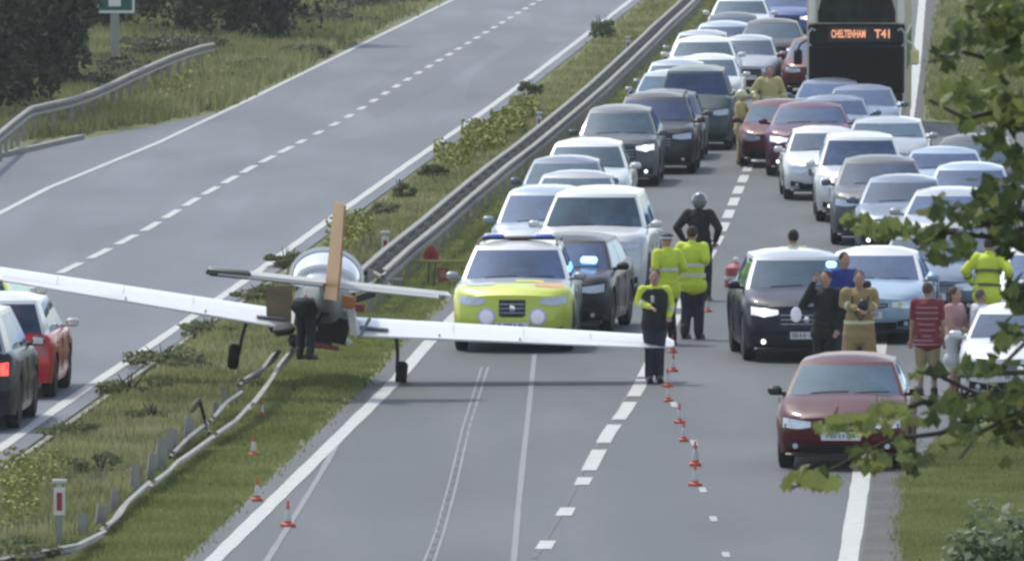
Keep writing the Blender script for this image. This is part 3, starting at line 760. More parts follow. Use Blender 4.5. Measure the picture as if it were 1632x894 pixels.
# (x, y of front base in the photo, type, colour, extra yaw, label, options)
CARS = [
 (816, 562, 'suv', 'silver', 0, 'silver and yellow police car with two bright white strobes, nose to the aircraft', dict(livery=P_('lime'), roof=P_('white'), bars=True, blue_bar='off', strobes=True, grille='big', tweak=dict(H=1.66, W=1.90), cat='police car', group='emergency vehicles')),
 (882, 534, 'suv', 'black', 4, 'black off-roader close behind the police car, blue lamp lit behind its windscreen', dict(cat='car', beacon=True, group='emergency vehicles', tweak=dict(L=4.4, H=1.52, hb=1.0, hn=.84, W=1.80), bars=False, grille='big')),
 (938, 479, 'big_suv', 'white', 2, 'big white off-roader angled behind the black off-roader, wide black grille', dict(grille='big')),
 (862, 455, 'mpv', 'ice', 0, 'pale blue people carrier beside the barrier, left of the big white off-roader', dict()),
 (912, 405, 'saloon', 'silver', 0, 'silver saloon with a violet looking windscreen, directly behind the big white off-roader', dict()),
 (895, 376, 'hatch', 'steel', 0, 'steel blue hatchback second behind the pale blue people carrier', dict()),
 (930, 352, 'estate', 'white', 0, 'white estate right in front of the grey off-roader with a lit lamp', dict()),
 (982, 298, 'big_suv', 'grey', 0, 'grey off-roader with one glaring headlamp, nearest of the two grey off-roaders', dict(lights=True, grille='big', tweak=dict(H=1.62, W=1.80, hb=1.05, hn=.92, dc=.95))),
 (1040, 278, 'suv', 'dgrey', 0, 'dark grey off-roader just behind and right of the grey one with the glaring lamp', dict(grille='big', bars=True)),
 (1056, 256, 'estate', 'grey', 0, 'grey estate tucked between the dark grey off-roader and the dark green van', dict()),
 (1105, 240, 'van', 'green', 0, 'dark green van with a tall windscreen, left of the helmeted firefighter', dict(tweak=dict(W=1.78, H=1.84), lights=False)),
 (1066, 220, 'mpv', 'silver', 0, 'silver people carrier poking out left of the dark green van', dict(tweak=dict(H=1.5))),
 (1075, 198, 'hatch', 'ice', 0, 'pale hatchback second behind the dark green van, close to the barrier', dict(tweak=dict(H=1.48))),
 (1126, 186, 'hatch', 'white', 0, 'small white hatchback whose roof shows above the dark green van', dict()),
 (1118, 160, 'suv', 'white', 0, 'white off-roader with wide dark windscreen, far up the left queue', dict(tweak=dict(H=1.55))),
 (1116, 139, 'hatch', 'silver', 0, 'silver hatchback behind the far white off-roader, next to the verge', dict()),
 (1190, 150, 'hatch', 'silver', 0, 'silver car just left of the dark car with white glare, far up the queue', dict(tweak=dict(W=1.68))),
 (1150, 127, 'estate', 'ice', 0, 'pale estate with a broad blue windscreen, far up the left queue', dict()),
 (1165, 107, 'hatch', 'grey', 0, 'grey hatchback second from the far end of the left queue', dict()),
 (1178, 85, 'suv', 'white', 0, 'white car at the far end of the left queue, at the top edge', dict(tweak=dict(H=1.58))),
 (1228, 127, 'suv', 'dgrey', 0, 'dark car with a white glare on its nose, above the standing firefighter', dict(lights=True, tweak=dict(H=1.56))),
 (1252, 72, 'suv', 'blue', 0, 'dark blue car at the top edge left of the coach', dict(lights=True, tweak=dict(H=1.52))),
 (1300, 152, 'hatch', 'maroon', 0, 'maroon hatchback partly hidden by the left side of the coach', dict(lights=False)),
 (1240, 268, 'hatch', 'maroon', 0, 'maroon hatchback right of the helmeted firefighter', dict(tweak=dict(H=1.42))),
 (1288, 282, 'suv', 'purple', 0, 'plum coloured car with a lit headlamp beside the maroon hatchback', dict(lights=True, tweak=dict(H=1.53, L=4.1, de=3.98, dr=3.6, rx=3.3))),
 (1328, 256, 'hatch', 'steel', 0, 'steel blue hatchback behind the plum coloured car', dict(tweak=dict(H=1.38, L=4.0))),
 (1320, 225, 'hatch', 'steel', 0, 'steel blue hatchback directly in front of the coach, left one', dict(tweak=dict(H=1.38, L=3.9, de=3.8, dr=3.45))),
 (1372, 240, 'saloon', 'steel', 0, 'blue grey saloon directly in front of the coach, right one', dict(tweak=dict(H=1.42))),
 (1318, 320, 'hatch', 'white', -3, 'white hatchback showing its side windows, left of the boxy white off-roader', dict(tweak=dict(L=3.9, de=3.8, dr=3.45))),
 (1374, 355, 'big_suv', 'white', -2, 'boxy white off-roader with a lit headlamp and upright windscreen', dict(lights=True, tweak=dict(H=1.68, W=1.84, L=4.5, de=4.35, dr=4.1, rx=3.5, hb=1.05, hn=.9))),
 (1412, 298, 'estate', 'silver', 0, 'silver car with a long pale roof behind the boxy white off-roader', dict(tweak=dict(H=1.38, rw=.76))),
 (1402, 392, 'suv', 'grey', -1, 'grey off-roader just in front of the boxy white one', dict(tweak=dict(H=1.60, L=4.2, de=4.05, dr=3.7, rx=3.3))),
 (1503, 352, 'saloon', 'paleblue', 0, 'pale blue saloon right of the grey off-roader, below the slip road', dict(tweak=dict(H=1.36))),
 (1545, 343, 'estate', 'dgrey', 2, 'dark estate on the right near the slip road with a black mirror', dict(mirror=BLACK)),
 (1437, 411, 'hatch', 'steel', 0, 'steel blue hatchback with a cream glare on its wing, behind the light leaf sprig', dict(lights=True)),
 (1545, 390, 'hatch', 'paleblue', 0, 'pale blue hatchback mostly behind the leaves, right of the steel blue one', dict()),
 (1515, 444, 'suv', 'silver', 0, 'silver off-roader behind the leaves at the right edge', dict(tweak=dict(H=1.5), grille='big')),
 (1482, 518, 'saloon', 'steel', 0, 'steel blue saloon behind the striped shirt man and the woman', dict(tweak=dict(H=1.43))),
 (1380, 548, 'saloon', 'paleblue', 3, 'pale blue and white police car behind the tan firefighter', dict(roof=P_('white'), cat='police car', grille='slim', lights=False, group='emergency vehicles')),
 (1286, 578, 'suv', 'navy', -5.5, 'dark blue off-roader with headlamps and a blue roof lamp lit, facing the road cones', dict(lights=True, strobes='one', blue_lamp=True, roof=P_('silver'), grille='big', group='emergency vehicles', tweak=dict(H=1.63, W=1.92))),
 (1340, 750, 'hatch', 'red', 1.5, 'dark red hatchback nearest the camera with a white number plate', dict(tweak=dict(H=1.43, hn=.72), mirror=BLACK, roof=None, grille='slim')),
 (1626, 652, 'hatch', 'white', 0, 'white hatchback at the right edge beside the striped shirt man and the woman', dict(tweak=dict(H=1.40), grille='bar')),
 (1672, 548, 'hatch', 'white', 0, 'white car half hidden at the right edge behind the hi-vis officer', dict()),
]
for i, (x, yb, kind, colr, ex, label, o) in enumerate(CARS):
    o = dict(o); cat = o.pop('cat', 'car'); grp = o.pop('group', Q1); beacon = o.pop('beacon', False); bl = o.pop('blue_lamp', False)
    one = o.get('strobes') == 'one'
    if one: o['strobes'] = False
    pos0 = W(x, yb); rz = road_dir(x, yb, ex)
    d = Vector((math.sin(-rz), math.cos(-rz), 0))
    Lc = (o.get('tweak') or {}).get('L', TYPES[kind]['L'])
    det = yb > 270
    if 'grille' not in o: o['grille'] = random.choice(['bar', 'slim', 'bar', 'big'])
    bodyp = P_(colr)
    root = make_car('police_car' if cat == 'police car' else 'car', label, cat, grp, kind, pos0 + d * (Lc / 2), rz, bodyp, detail=det, seed=i, **o)
    if beacon:
        q = MB(); q.box((0.42, -Lc / 2 + 1.42, 1.14), (0.26, 0.16, 0.12), bev=.03); q.build('beacon', BLUE_ON, root)
    if bl:
        q = MB(); q.box((0.50, -Lc / 2 + 1.62, 1.44), (0.16, 0.07, 0.10), bev=.025); q.build('beacon', BLUE_ON, root)
        q = MB(); q.lathe([(0.085, 0), (0.08, -0.03), (0.04, -0.05)], 'Y', (-0.17, -Lc / 2 - 0.02, 0.74), 14, sy=1.4); q.build('strobe_lamp', WHITE_ON, root)
# cars driving away / stopped on the left carriageway, seen from the rear
Q2 = 'cars on the left carriageway'
REARS = [(-84, 688, 'suv', P_('black'), 'black off-roader with silver roof at the left edge, rear lamp lit', dict(roof=P_('silver'), tail=True, tweak=dict(H=1.72, W=1.92)), 'car', 'car'),
         (-10, 636, 'hatch', P_('brightred'), 'bright red car with a pale roof in front of the black off-roader', dict(roof=P_('white'), tail=False, tweak=dict(H=1.50), mirror=P_('white')), 'car', 'car'),
         (-62, 584, 'estate', P_('lime'), 'lime yellow car half out of frame beyond the bright red car', dict(tweak=dict(H=1.42), mirror=P_('white')), 'police_car', 'police car')]
for i, (x, yb, kind, bp_, label, o, nm, cat) in enumerate(REARS):
    Lc = TYPES[kind]['L']; pos = W(x, yb) + RD * (Lc / 2)
    make_car(nm, label, cat, Q2, kind, pos, PI - ROAD_A, bp_, detail=True, seed=100 + i, grille='bar', **o)

# ---- coach
def make_coach():
    root = empty('coach', (0, 0, 0)); tag(root, 'tall dark fronted coach with orange destination lettering at the head of the right lane', 'coach')
    Wd, L, H = 2.34, 10.0, 3.75; h = Wd / 2
    CREAM = mat('cream_coachwork', (0.55, 0.50, 0.38), 0.4, coat=.6); DK = mat('charcoal_coachwork', (0.010, 0.012, 0.011), 0.6, spec=.2)
    q = MB()
    prof = [(-h + .12, 0), (h - .12, 0), (h, .12), (h, L - .1), (h - .1, L), (-h + .1, L), (-h, L - .1), (-h, .12)]
    q.prism([(a, b - L / 2) for a, b in prof], H - 0.3, 'Z', 0.3); q.build('body', CREAM, root)
    q = MB(); q.box((0, -L / 2 - 0.03, 0.62), (Wd - 0.16, 0.08, 0.64), bev=.03); q.build('front_panel', DK, root)
    q = MB(); q.box((0, -L / 2 - 0.02, 1.52), (Wd - 0.10, 0.06, 1.16), bev=.025); fs = q.build('windscreen_surround', DK, root)
    # lower windscreen, gently bowed
    q = MB(); n = 10
    for i in range(n + 1):
        u = -1 + 2 * i / n; x = u * (h - 0.12); y = -L / 2 - 0.075 - 0.06 * (1 - u * u)
        q.v += [(x, y, 0.98), (x, y + 0.02, 2.0)]
    for i in range(n): q.face((2 * i, 2 * i + 2, 2 * i + 3, 2 * i + 1))
    q.build('windscreen', GLASS_C, fs)
    q = MB(); q.box((0, -L / 2 - 0.03, 2.32), (Wd - 0.06, 0.09, 0.50), bev=.04); db = q.build('destination_box', DK, root)
    q = MB(); q.box((0.06, -L / 2 - 0.085, 2.33), (1.45, 0.02, 0.34)); q.build('display_panel', mat('display_black', (0.012, 0.01, 0.01), 0.4), db)
    ORG = mat('lit_orange_letters', (0.9, 0.3, 0.1), 0.5, emit=(1.0, 0.46, 0.28), es=0.4)
    for txt, x, sz, sp in (('CHELTENHAM', -0.19, 0.25, 0.80), ('T41', 0.60, 0.27, 0.36)):
        cu = bpy.data.curves.new('t', 'FONT'); cu.body = txt; cu.size = sz; cu.extrude = 0.004; cu.align_x = 'CENTER'; cu.align_y = 'CENTER'; cu.offset = 0.008
        to = bpy.data.objects.new('t', cu); col.objects.link(to); dg = bpy.context.evaluated_depsgraph_get()
        me = bpy.data.meshes.new_from_object(to.evaluated_get(dg)); bpy.data.objects.remove(to); me.materials.clear(); me.materials.append(ORG)
        xs = [v.co.x for v in me.vertices]; w = max(xs) - min(xs); mx = (max(xs) + min(xs)) / 2
        for v in me.vertices:
            v.co = Vector(((v.co.x - mx) / w * sp + x, -L / 2 - 0.10 - v.co.z, v.co.y + 2.33))
        t = link('destination_lettering', me, db)
    # upper glazing between cream corner pillars
    q = MB()
    for i in range(n + 1):
        u = -1 + 2 * i / n; x = u * (h - 0.26); y = -L / 2 - 0.01 - 0.07 * (1 - u * u)
        q.v += [(x, y, 2.60), (x, y + 0.04, 3.65)]
    for i in range(n): q.face((2 * i, 2 * i + 2, 2 * i + 3, 2 * i + 1))
    q.build('upper_windscreen', GLASS_C, root)
    q = MB(); q.box((0, -L / 2 + .02, 3.1), (Wd - .5, 0.03, 1.1)); q.build('blind', mat('cabin_shade', (.04, .045, .04), .8), root)
    q = MB(); q.box((0, -L / 2 + .01, 1.5), (Wd - .26, 0.03, 1.0)); q.build('cabin_bulkhead', DARK, root)
    for sx in (-1, 1):
        q = MB(); q.box((sx * (h - .13), -L / 2 - .06, 3.12), (.17, .10, 1.12), bev=.04); q.build('corner_pillar', mat('cream_pillar', (.82, .77, .62), .4, coat=.5), root)
        q = MB(); q.tube([(sx * (h - .2), -L / 2 - .12, 2.42), (sx * (h - .12), -L / 2 - .14, 2.46), (sx * (h - .04), -L / 2 - .13, 2.36), (sx * (h - .03), -L / 2 - .12, 2.12), (sx * (h - .1), -L / 2 - .12, 2.05)], 0.028, 8); q.build('corner_trim', CHROME if False else mat('pale_trim', (.42, .43, .40), .5), root)
        q = MB(); q.tube([(sx * (h - .02), -L / 2 - 0.03, 2.2), (sx * (h + .15), -L / 2 - .22, 2.1), (sx * (h + .2), -L / 2 - .25, 1.98)], 0.025, 6)
        q.box((sx * (h + .20), -L / 2 - .25, 1.80), (0.2, 0.12, 0.36), bev=.04); q.build('mirror', mat('yellow_mirror', (.70, .62, .26), .5) if sx > 0 else DK, root)
        q = MB(); q.lathe([(0.11, 0), (0.10, -.03), (0.03, -.04)], 'Y', (sx * (h - .35), -L / 2 - .08, 0.62), 14); q.build('headlight', LENS, root)
        q = MB(); q.tube([(sx * .25, -L / 2 - .15, 1.0), (sx * .25 + .5 * sx, -L / 2 - .16, 1.25)], 0.014, 5); q.build('wiper', BLACK, root)
        for yy in (-L / 2 + 2.2, L / 2 - 2.4):
            q = MB(); q.lathe([(0.3, -.13), (0.5, -.12), (0.5, .12), (0.3, .13)], 'X', (sx * (h - .14), yy, 0.5), 22); wo = q.build('wheel', RUBBER, root)
        q = MB(); q.box((sx * (h + .002), .2, 1.9), (0.012, L - 1.6, 0.85)); q.build('side_window', GLASS, root)
    q = MB(); q.box((0, -L / 2 - .10, 0.46), (0.52, .015, .112)); q.build('number_plate', PLATE_W, root)
    root.location = W(1365, 213) + RD * (L / 2); root.rotation_euler = (0, 0, -ROAD_A)
make_coach()

# ------------------------------------------------------------------ the crashed aircraft (seen from behind, rolled to the right)
def make_plane():
    WHITE = mat('aircraft_white', (0.70, 0.70, 0.66), 0.35, coat=.5, var=.08); TAN = mat('aircraft_tan', (0.37, 0.185, 0.055), 0.5, coat=.3, var=.2)
    TAN2 = mat('aircraft_pale_tan', (0.20, 0.145, 0.075), 0.75, var=.45, scale=5, bump=.3, bscale=8); BELLY = mat('belly_grey', (0.22, 0.24, 0.235), 0.7, var=.5, scale=4, bump=.3, bscale=6); GREYB = mat('aircraft_grey_blue', (0.24, 0.28, 0.31), 0.5)
    root = empty('light_aircraft', (0, 0, 0)); tag(root, 'crashed white and tan light aircraft lying across the central barrier', 'aircraft')
    # local frame: +Y is the nose (away from us), tail at -Y
    def wing(sx):
        q = MB(); st = [(0.42, 1.45, 0.0), (0.9, 1.40, 0.0), (2.2, 1.28, 0.0), (3.6, 1.15, 0.0), (4.85, 1.0, 0.0), (5.18, 0.75, 0.05), (5.27, 0.40, 0.16)]
        prof = [(0, 0), (0.03, .035), (0.12, .075), (0.3, .095), (0.55, .075), (0.8, .035), (1.0, .006), (1.0, -.006), (0.7, -.028), (0.35, -.045), (0.1, -.04)]
        n = len(prof)
        for x, c, e in st:
            for u, v in prof:
                y = 0.55 - u * c - e * .5; z = v * c * 1.45 + math.tan(R(3.3)) * x + (u - 0.3) * -c * 0.05
                q.v.append((sx * x, y, z))
        for i in range(len(st) - 1):
            for k in range(n):
                k2 = (k + 1) % n; q.face((i * n + k, i * n + k2, (i + 1) * n + k2, (i + 1) * n + k))
        q.face(range(n)); q.face(range((len(st) - 1) * n, len(st) * n)); w = q.build('wing', WHITE, root)
        q = MB(); x0, x1 = 3.0, 4.8      # aileron, a hair proud, slightly drooped
        zz = lambda x: math.tan(R(3.3)) * x
        for x, c in ((x0, 1.2), (x1, 1.0)):
            q.v += [(sx * x, .55 - c * .76, zz(x) + .045), (sx * x, .55 - c * 1.03, zz(x) - .035), (sx * x, .55 - c * 1.03, zz(x) - .055), (sx * x, .55 - c * .76, zz(x) - .045)]
        for k in range(4): q.face((k, (k + 1) % 4, 4 + (k + 1) % 4, 4 + k))
        q.face((0, 1, 2, 3)); q.face((4, 5, 6, 7)); q.build('aileron', mat('aileron_white', (.62, .62, .58), .4), w)
        q = MB(); q.box((sx * .78, -.38, zz(.78) + .07), (.42, .55, .03), bev=.01); q.build('walkway_panel', GREYB, w)
        for xx in (1.75, 2.95): q = MB(); q.box((sx * xx, -.62, zz(xx) + .01), (.02, .14, .03)); q.build('flap_hinge', GREYB, w)
    for sx in (-1, 1):
        wing(sx)
        for xx in (1.95, 3.0, 4.0):
            q = MB(); zz_ = math.tan(R(3.3)) * xx; c_ = 1.45 - .09 * xx; q.tube([(sx * xx, .55 - c_ * .3, zz_ + .142 * c_ * 1.0), (sx * xx, .55 - c_ * .55, zz_ + .118 * c_), (sx * xx, .55 - c_ * .8, zz_ + .062 * c_)], .004, 4); q.build('panel_seam', mat('seam_pale', (.45, .46, .45), .5), root)
    # fuselage: pod with a slim tail cone; the nose ran into the barrier
    q = MB(); st = [(-4.3, .06, .10, .98), (-4.0, .11, .17, .96), (-3.0, .15, .22, .86), (-2.0, .22, .28, .76), (-1.2, .33, .36, .66), (-.5, .43, .43, .58), (.4, .46, .46, .54), (1.1, .45, .44, .52), (1.7, .42, .42, .48), (2.1, .26, .28, .44)]
    n = 16
    for y, a, b, zc in st:
        for k in range(n):
            t = 2 * PI * k / n; x = a * math.copysign(abs(math.cos(t)) ** .75, math.cos(t)); z = zc - .25 + b * math.copysign(abs(math.sin(t)) ** .75, math.sin(t))
            q.v.append((x, y, z))
    for i in range(len(st) - 1):
        for k in range(n):
            k2 = (k + 1) % n; q.face((i * n + k, i * n + k2, (i + 1) * n + k2, (i + 1) * n + k), 0 if k < 8 else 1)
    q.face(range(n)); q.face(range((len(st) - 1) * n, len(st) * n)); q.build('fuselage', [BELLY, BELLY], root)
    # canopy: a glazed bubble in a white rim
    q = MB(); nn = 18
    def cring(y, a, zb, h, off=0.0): return [((a + off) * math.cos(PI * k / nn), y, zb + (h + off) * math.sin(PI * k / nn) ** .8) for k in range(nn + 1)]
    cs = [(-.75, .28, .62, .04), (-.45, .42, .66, .26), (-.05, .50, .70, .42), (.45, .51, .70, .46), (.95, .46, .66, .28), (1.2, .40, .60, .06)]
    for y, a, zb, h in cs: q.v += cring(y, a, zb, h)
    for i in range(len(cs) - 1):
        for k in range(nn): q.face((i * (nn + 1) + k, i * (nn + 1) + k + 1, (i + 1) * (nn + 1) + k + 1, (i + 1) * (nn + 1) + k))
    cg = q.build('canopy', mat('canopy_perspex', (0.58, 0.62, 0.64), 0.1, coat=1.0, var=.25, scale=3), root)
    for idx in (1, 3, 4):
        y, a, zb, h = cs[idx]; q = MB(); q.tube(cring(y, a, zb, h, .012), .05, 6, cap=True); q.build('canopy_frame', WHITE, cg)
    q = MB(); q.tube([(sx_, y, z) for sx_, y, z in [(-.31, -.75, .63), (-.49, -.45, .66), (-.57, -.05, .70), (-.58, .45, .70), (-.52, .95, .66)]], .04, 6); q.tube([(-sx_, y, z) for sx_, y, z in [(-.31, -.75, .63), (-.49, -.45, .66), (-.57, -.05, .70), (-.58, .45, .70), (-.52, .95, .66)]], .04, 6)
    q.v = q.v; q.build('canopy_rail', WHITE, cg)
    for sx in (-1, 1):
        q = MB(); q.box((sx * .25, .1, .72), (.4, .16, .5), bev=.06); q.build('seat', SEAT, root)
    # tail
    q = MB(); xs = [-1.76, -1.6, -.8, 0, .8, 1.6, 1.76]; ch = [.35, .62, .72, .78, .72, .62, .35]
    for x, c in zip(xs, ch): q.v += [(x, -4.0 + c / 2, .80), (x, -4.0, .86), (x, -4.0 - c / 2, .81), (x, -4.0 - c / 2, .79), (x, -4.0, .755)]
    for i in range(len(xs) - 1):
        for k in range(5): k2 = (k + 1) % 5; q.face((i * 5 + k, i * 5 + k2, (i + 1) * 5 + k2, (i + 1) * 5 + k))
    q.face(range(5)); q.face(range(30, 35)); tp = q.build('tailplane', mat('tailplane_grey', (.40, .41, .38), .5, var=.2), root)
    for sx in (-1, 1):
        q = MB(); q.v = [(sx * .08, -4.32, .815), (sx * 1.62, -4.27, .81), (sx * 1.62, -4.60, .77), (sx * .08, -4.70, .77), (sx * .08, -4.32, .77), (sx * 1.62, -4.27, .775), (sx * 1.62, -4.60, .755), (sx * .08, -4.70, .75)]
        for f in ((0, 1, 2, 3), (4, 5, 6, 7), (0, 1, 5, 4), (1, 2, 6, 5), (2, 3, 7, 6), (3, 0, 4, 7)): q.face(f)
        q.build('elevator', mat('elevator_grey', (.33, .34, .31), .5) if sx > 0 else mat('elevator_dark', (.06, .065, .06), .5), tp)
        q = MB(); q.lathe([(.035, -.12), (.05, 0), (.035, .12)], 'Y', (sx * 1.76, -4.1, .79), 8); q.build('tip_weight', BLACK if sx < 0 else WHITE, tp)
        if sx < 0: q = MB(); q.box((-1.45, -4.02, .80), (.62, .74, .125), bev=.03); q.build('dark_tip_cover', mat('elevator_dark', (.06, .065, .06), .5), tp)
    q = MB()
    zs = [(.60, -3.55, -4.35, .045), (1.0, -3.68, -4.36, .042), (1.5, -3.85, -4.38, .034), (2.0, -4.02, -4.40, .022)]
    for z, y0, y1, w in zs: q.v += [(0, y0, z), (w, (y0 + y1) / 2, z), (w * .7, y1, z), (-w * .7, y1, z), (-w, (y0 + y1) / 2, z)]
    for i in range(3):
        for k in range(5): k2 = (k + 1) % 5; q.face((i * 5 + k, i * 5 + k2, (i + 1) * 5 + k2, (i + 1) * 5 + k))
    q.face(range(5)); q.face(range(15, 20)); fin = q.build('fin', TAN, root)
    q = MB(); dfl = R(17)
    for z, c in ((.58, .50), (1.0, .50), (1.5, .46), (1.96, .40), (2.0, .34)):
        y0 = -4.37; q.v += [(.04, y0, z), (.02 + math.sin(dfl) * c, y0 - math.cos(dfl) * c, z), (-.012 + math.sin(dfl) * c, y0 - math.cos(dfl) * c, z), (-.045, y0, z)]
    for i in range(4):
        for k in range(4): k2 = (k + 1) % 4; q.face((i * 4 + k, i * 4 + k2, (i + 1) * 4 + k2, (i + 1) * 4 + k))
    q.face(range(4)); q.face(range(16, 20)); q.build('rudder', TAN, fin)
    # undercarriage
    for sx in (-1, 1):
        q = MB(); q.tube([(sx * 1.12, .1, .02), (sx * 1.17, .1, -.25), (sx * 1.19, .12, -.52)], [.03, .028, .026], 8); leg = q.build('main_gear_leg', mat('gear_leg_dark', (.06, .06, .065), .5), root)
        q = MB(); q.lathe([(.08, -.07), (.15, -.085), (.19, -.05), (.195, 0), (.19, .05), (.15, .085), (.08, .07)], 'X', (sx * 1.26, .12, -.55), 18); q.build('tyre', RUBBER, leg)
        q = MB(); q.lathe([(.08, -.06), (.085, 0), (.08, .06)], 'X', (sx * 1.26, .12, -.55), 12); q.build('wheel_hub', GREYB, leg)
    q = MB(); q.prism([(-.9, .55), (-.5, .62), (-.46, .02), (-.82, .0)], .03, 'Y', -.62); q.build('open_side_panel', TAN2, root)
    q = MB(); q.box((.28, -1.75, .50), (.34, .05, .19), bev=.02, rot=Matrix.Rotation(R(6), 3, 'Y')); q.build('baggage_hatch', mat('orange_panel', (.5, .17, .04), .5), root)
    q = MB(); q.box((.13, -.9, .18), (.34, .28, .26), bev=.05); q.build('torn_cowling', GREYB, root)
    for k, (a, b) in enumerate((((.0, -1.0, -.05), (.75, -1.0, -.09)), ((.05, -1.0, -.25), (.8, -1.02, -.22)), ((.0, -1.0, -.05), (.05, -1.0, -.25)), ((.75, -1.0, -.09), (.8, -1.02, -.22)), ((.2, -.9, .25), (.55, -.95, -.1)))):
        q = MB(); q.tube([a, b], .018, 6); q.build('yellow_frame_tube', mat('yellow_tube', (.5, .48, .06), .5), root)
    rp = random.Random(12)
    HOL = mat('torn_opening_black', (.012, .012, .012), .9)
    for (x, z, w_, h_, m_, nm, ry) in ((.14, .06, .50, .38, HOL, 'torn_opening', 8), (.43, .22, .13, .46, WHITE, 'torn_white_panel', -14), (.22, .30, .30, .13, GREYB, 'torn_grey_panel', 12), (-.30, .30, .10, .46, mat('orange_panel', (.5, .17, .04), .5), 'door_edge', 10), (.52, .42, .15, .12, mat('dark_red_panel', (.22, .04, .05), .5), 'red_fitting', 0), (.05, -.20, .46, .07, mat('dark_red_panel', (.22, .04, .05), .5), 'torn_red_strip', 4), (-.12, .14, .12, .30, GREYB, 'torn_grey_panel', 30), (.36, -.06, .22, .07, WHITE, 'torn_white_panel', 35), (.62, .12, .05, .36, GREYB, 'bent_frame', 22)):
        q = MB(); q.box((x, -1.5 - rp.uniform(0, .12), z), (w_, .04, h_), bev=.012, rot=Matrix.Rotation(R(ry), 3, 'Y') @ Matrix.Rotation(R(rp.uniform(-15, 15)), 3, 'Z')); q.build(nm, m_, root)
    for (x, z, w_, h_, ry) in ((-.56, -.04, .34, .16, -14), (-.35, -.20, .28, .18, 20), (.0, -.12, .34, .26, 0)):
        q = MB(); q.box((x, -1.0, z), (w_, .5, h_), bev=.06, rot=Matrix.Rotation(R(ry), 3, 'Y')); q.build('torn_fairing', mat('dark_fairing', (.03, .035, .03), .7), root)
    # engine and bent propeller at the nose
    q = MB(); q.lathe([(.30, 2.05), (.22, 2.25), (.12, 2.42), (.03, 2.5)], 'Y', (0, 0, .2), 14); q.build('spinner', GREYB, root)
    for a in (25, 205):
        q = MB(); t = R(a); q.box((math.cos(t) * .45, 2.3, .2 + math.sin(t) * .45), (.8, .04, .12), rot=Matrix.Rotation(-t, 3, 'Y'), bev=.015); q.build('propeller_blade', BLACK, root)
    base = W(512, 520, 0.84); base.y = 190.0; base.x = (512 - 816) / F_PX * 190; base.z = 0.80
    root.location = base; root.rotation_euler = (R(-1.0), R(6.0), R(1.0))
make_plane()

# ------------------------------------------------------------------ barriers
def wbeam(path, zc, m, name, parent, off=0.0, hgt=0.25, deep=1.5, tilt=None, flip=1):
    prof = [(0.0, -.5), (.045, -.42), (.045, -.2), (-.02, -.06), (-.02, .06), (.045, .2), (.045, .42), (0.0, .5)]
    q = MB(); n = len(prof)
    for i, p in enumerate(path):
        t = (path[min(i + 1, len(path) - 1)] - path[max(i - 1, 0)]); t.normalize(); nr = Vector((t.y, -t.x, 0)).normalized() * flip
        up = Vector((0, 0, 1)); tl = tilt[i] if tilt else 0
        a = nr * math.cos(tl) + up * math.sin(tl); b = up * math.cos(tl) - nr * math.sin(tl)
        for u, v in prof: q.v.append(tuple(p + nr * off + a * u * deep + b * v * hgt + Vector((0, 0, zc))))
        for u, v in prof: q.v.append(tuple(p + nr * off + a * (u * deep - .008) + b * v * hgt + Vector((0, 0, zc))))
    N2 = 2 * n
    for i in range(len(path) - 1):
        for k in range(n - 1):
            q.face((i * N2 + k, i * N2 + k + 1, (i + 1) * N2 + k + 1, (i + 1) * N2 + k))
            q.face((i * N2 + n + k, (i + 1) * N2 + n + k, (i + 1) * N2 + n + k + 1, i * N2 + n + k + 1))
        q.face((i * N2, (i + 1) * N2, (i + 1) * N2 + n, i * N2 + n)); q.face((i * N2 + n - 1, i * N2 + 2 * n - 1, (i + 1) * N2 + 2 * n - 1, (i + 1) * N2 + n - 1))
    return q.build(name, m, parent, smooth=(name != 'fallen_beam'))
def barrier(px, z, label, double, name='crash_barrier', post_every=3.2, post_h=None):
    P0 = [W(x, y, z) for x, y in px]
    for p in P0: p.z = 0
    P = resample(P0, 0.8 if len(px) > 7 else 0.8)
    root = empty(name, P[0]); tag(root, label, 'crash barrier')
    Q = [p - P[0] for p in P]; step = 6
    for s in range(0, len(Q) - 1, step):
        seg = [v + Vector((0, 0, 0)) for v in Q[s:s + step + 1]]
        if len(seg) < 2: continue
        wbeam(seg, z, GALV, 'beam', root, off=.10 if double else 0.06)
        if double: wbeam(seg, z - 0.02, GALV2, 'beam', root, off=-.32, flip=1)
    pm = None; s = 0.0; tot = len(Q) * .8
    while s < tot - 1:
        p = at_len(Q, s)
        if pm is None:
            q = MB(); q.prism([(-.05, -.03), (.05, -.03), (.05, -.024), (-.044, -.024), (-.044, .024), (.05, .024), (.05, .03), (-.05, .03)], z + .12, 'Z', 0)
            pm = q.mesh('post', GALV2, smooth=False)
        o = bpy.data.objects.new('post', pm); col.objects.link(o); o.parent = root; o.location = p + Vector((-.1 if double else 0, 0, 0)); s += post_every
    return root
CEN = [(600, 441), (640, 405), (700, 356), (735, 325), (769, 296), (800, 270), (840, 240), (880, 207), (925, 169), (957, 141), (990, 110), (1014, 87), (1040, 62), (1058, 44), (1080, 24), (1095, 10), (1112, -8), (1135, -40)]
barrier(CEN, 0.60, 'long double galvanised steel barrier on the central grass beyond the aircraft', True)
barrier([(-40, 246), (2, 211), (24, 193), (44, 178), (75, 171), (111, 163), (145, 151), (175, 138), (208, 122), (242, 107), (270, 95), (295, 86), (318, 79), (339, 75)], 0.62, 'pale steel barrier curving along the lay-by verge at the left', False)
CRUSH = mat('crushed_steel', (0.33, 0.32, 0.28), 0.6, 0.2, var=.5, scale=1.6, bump=.5, bscale=6)
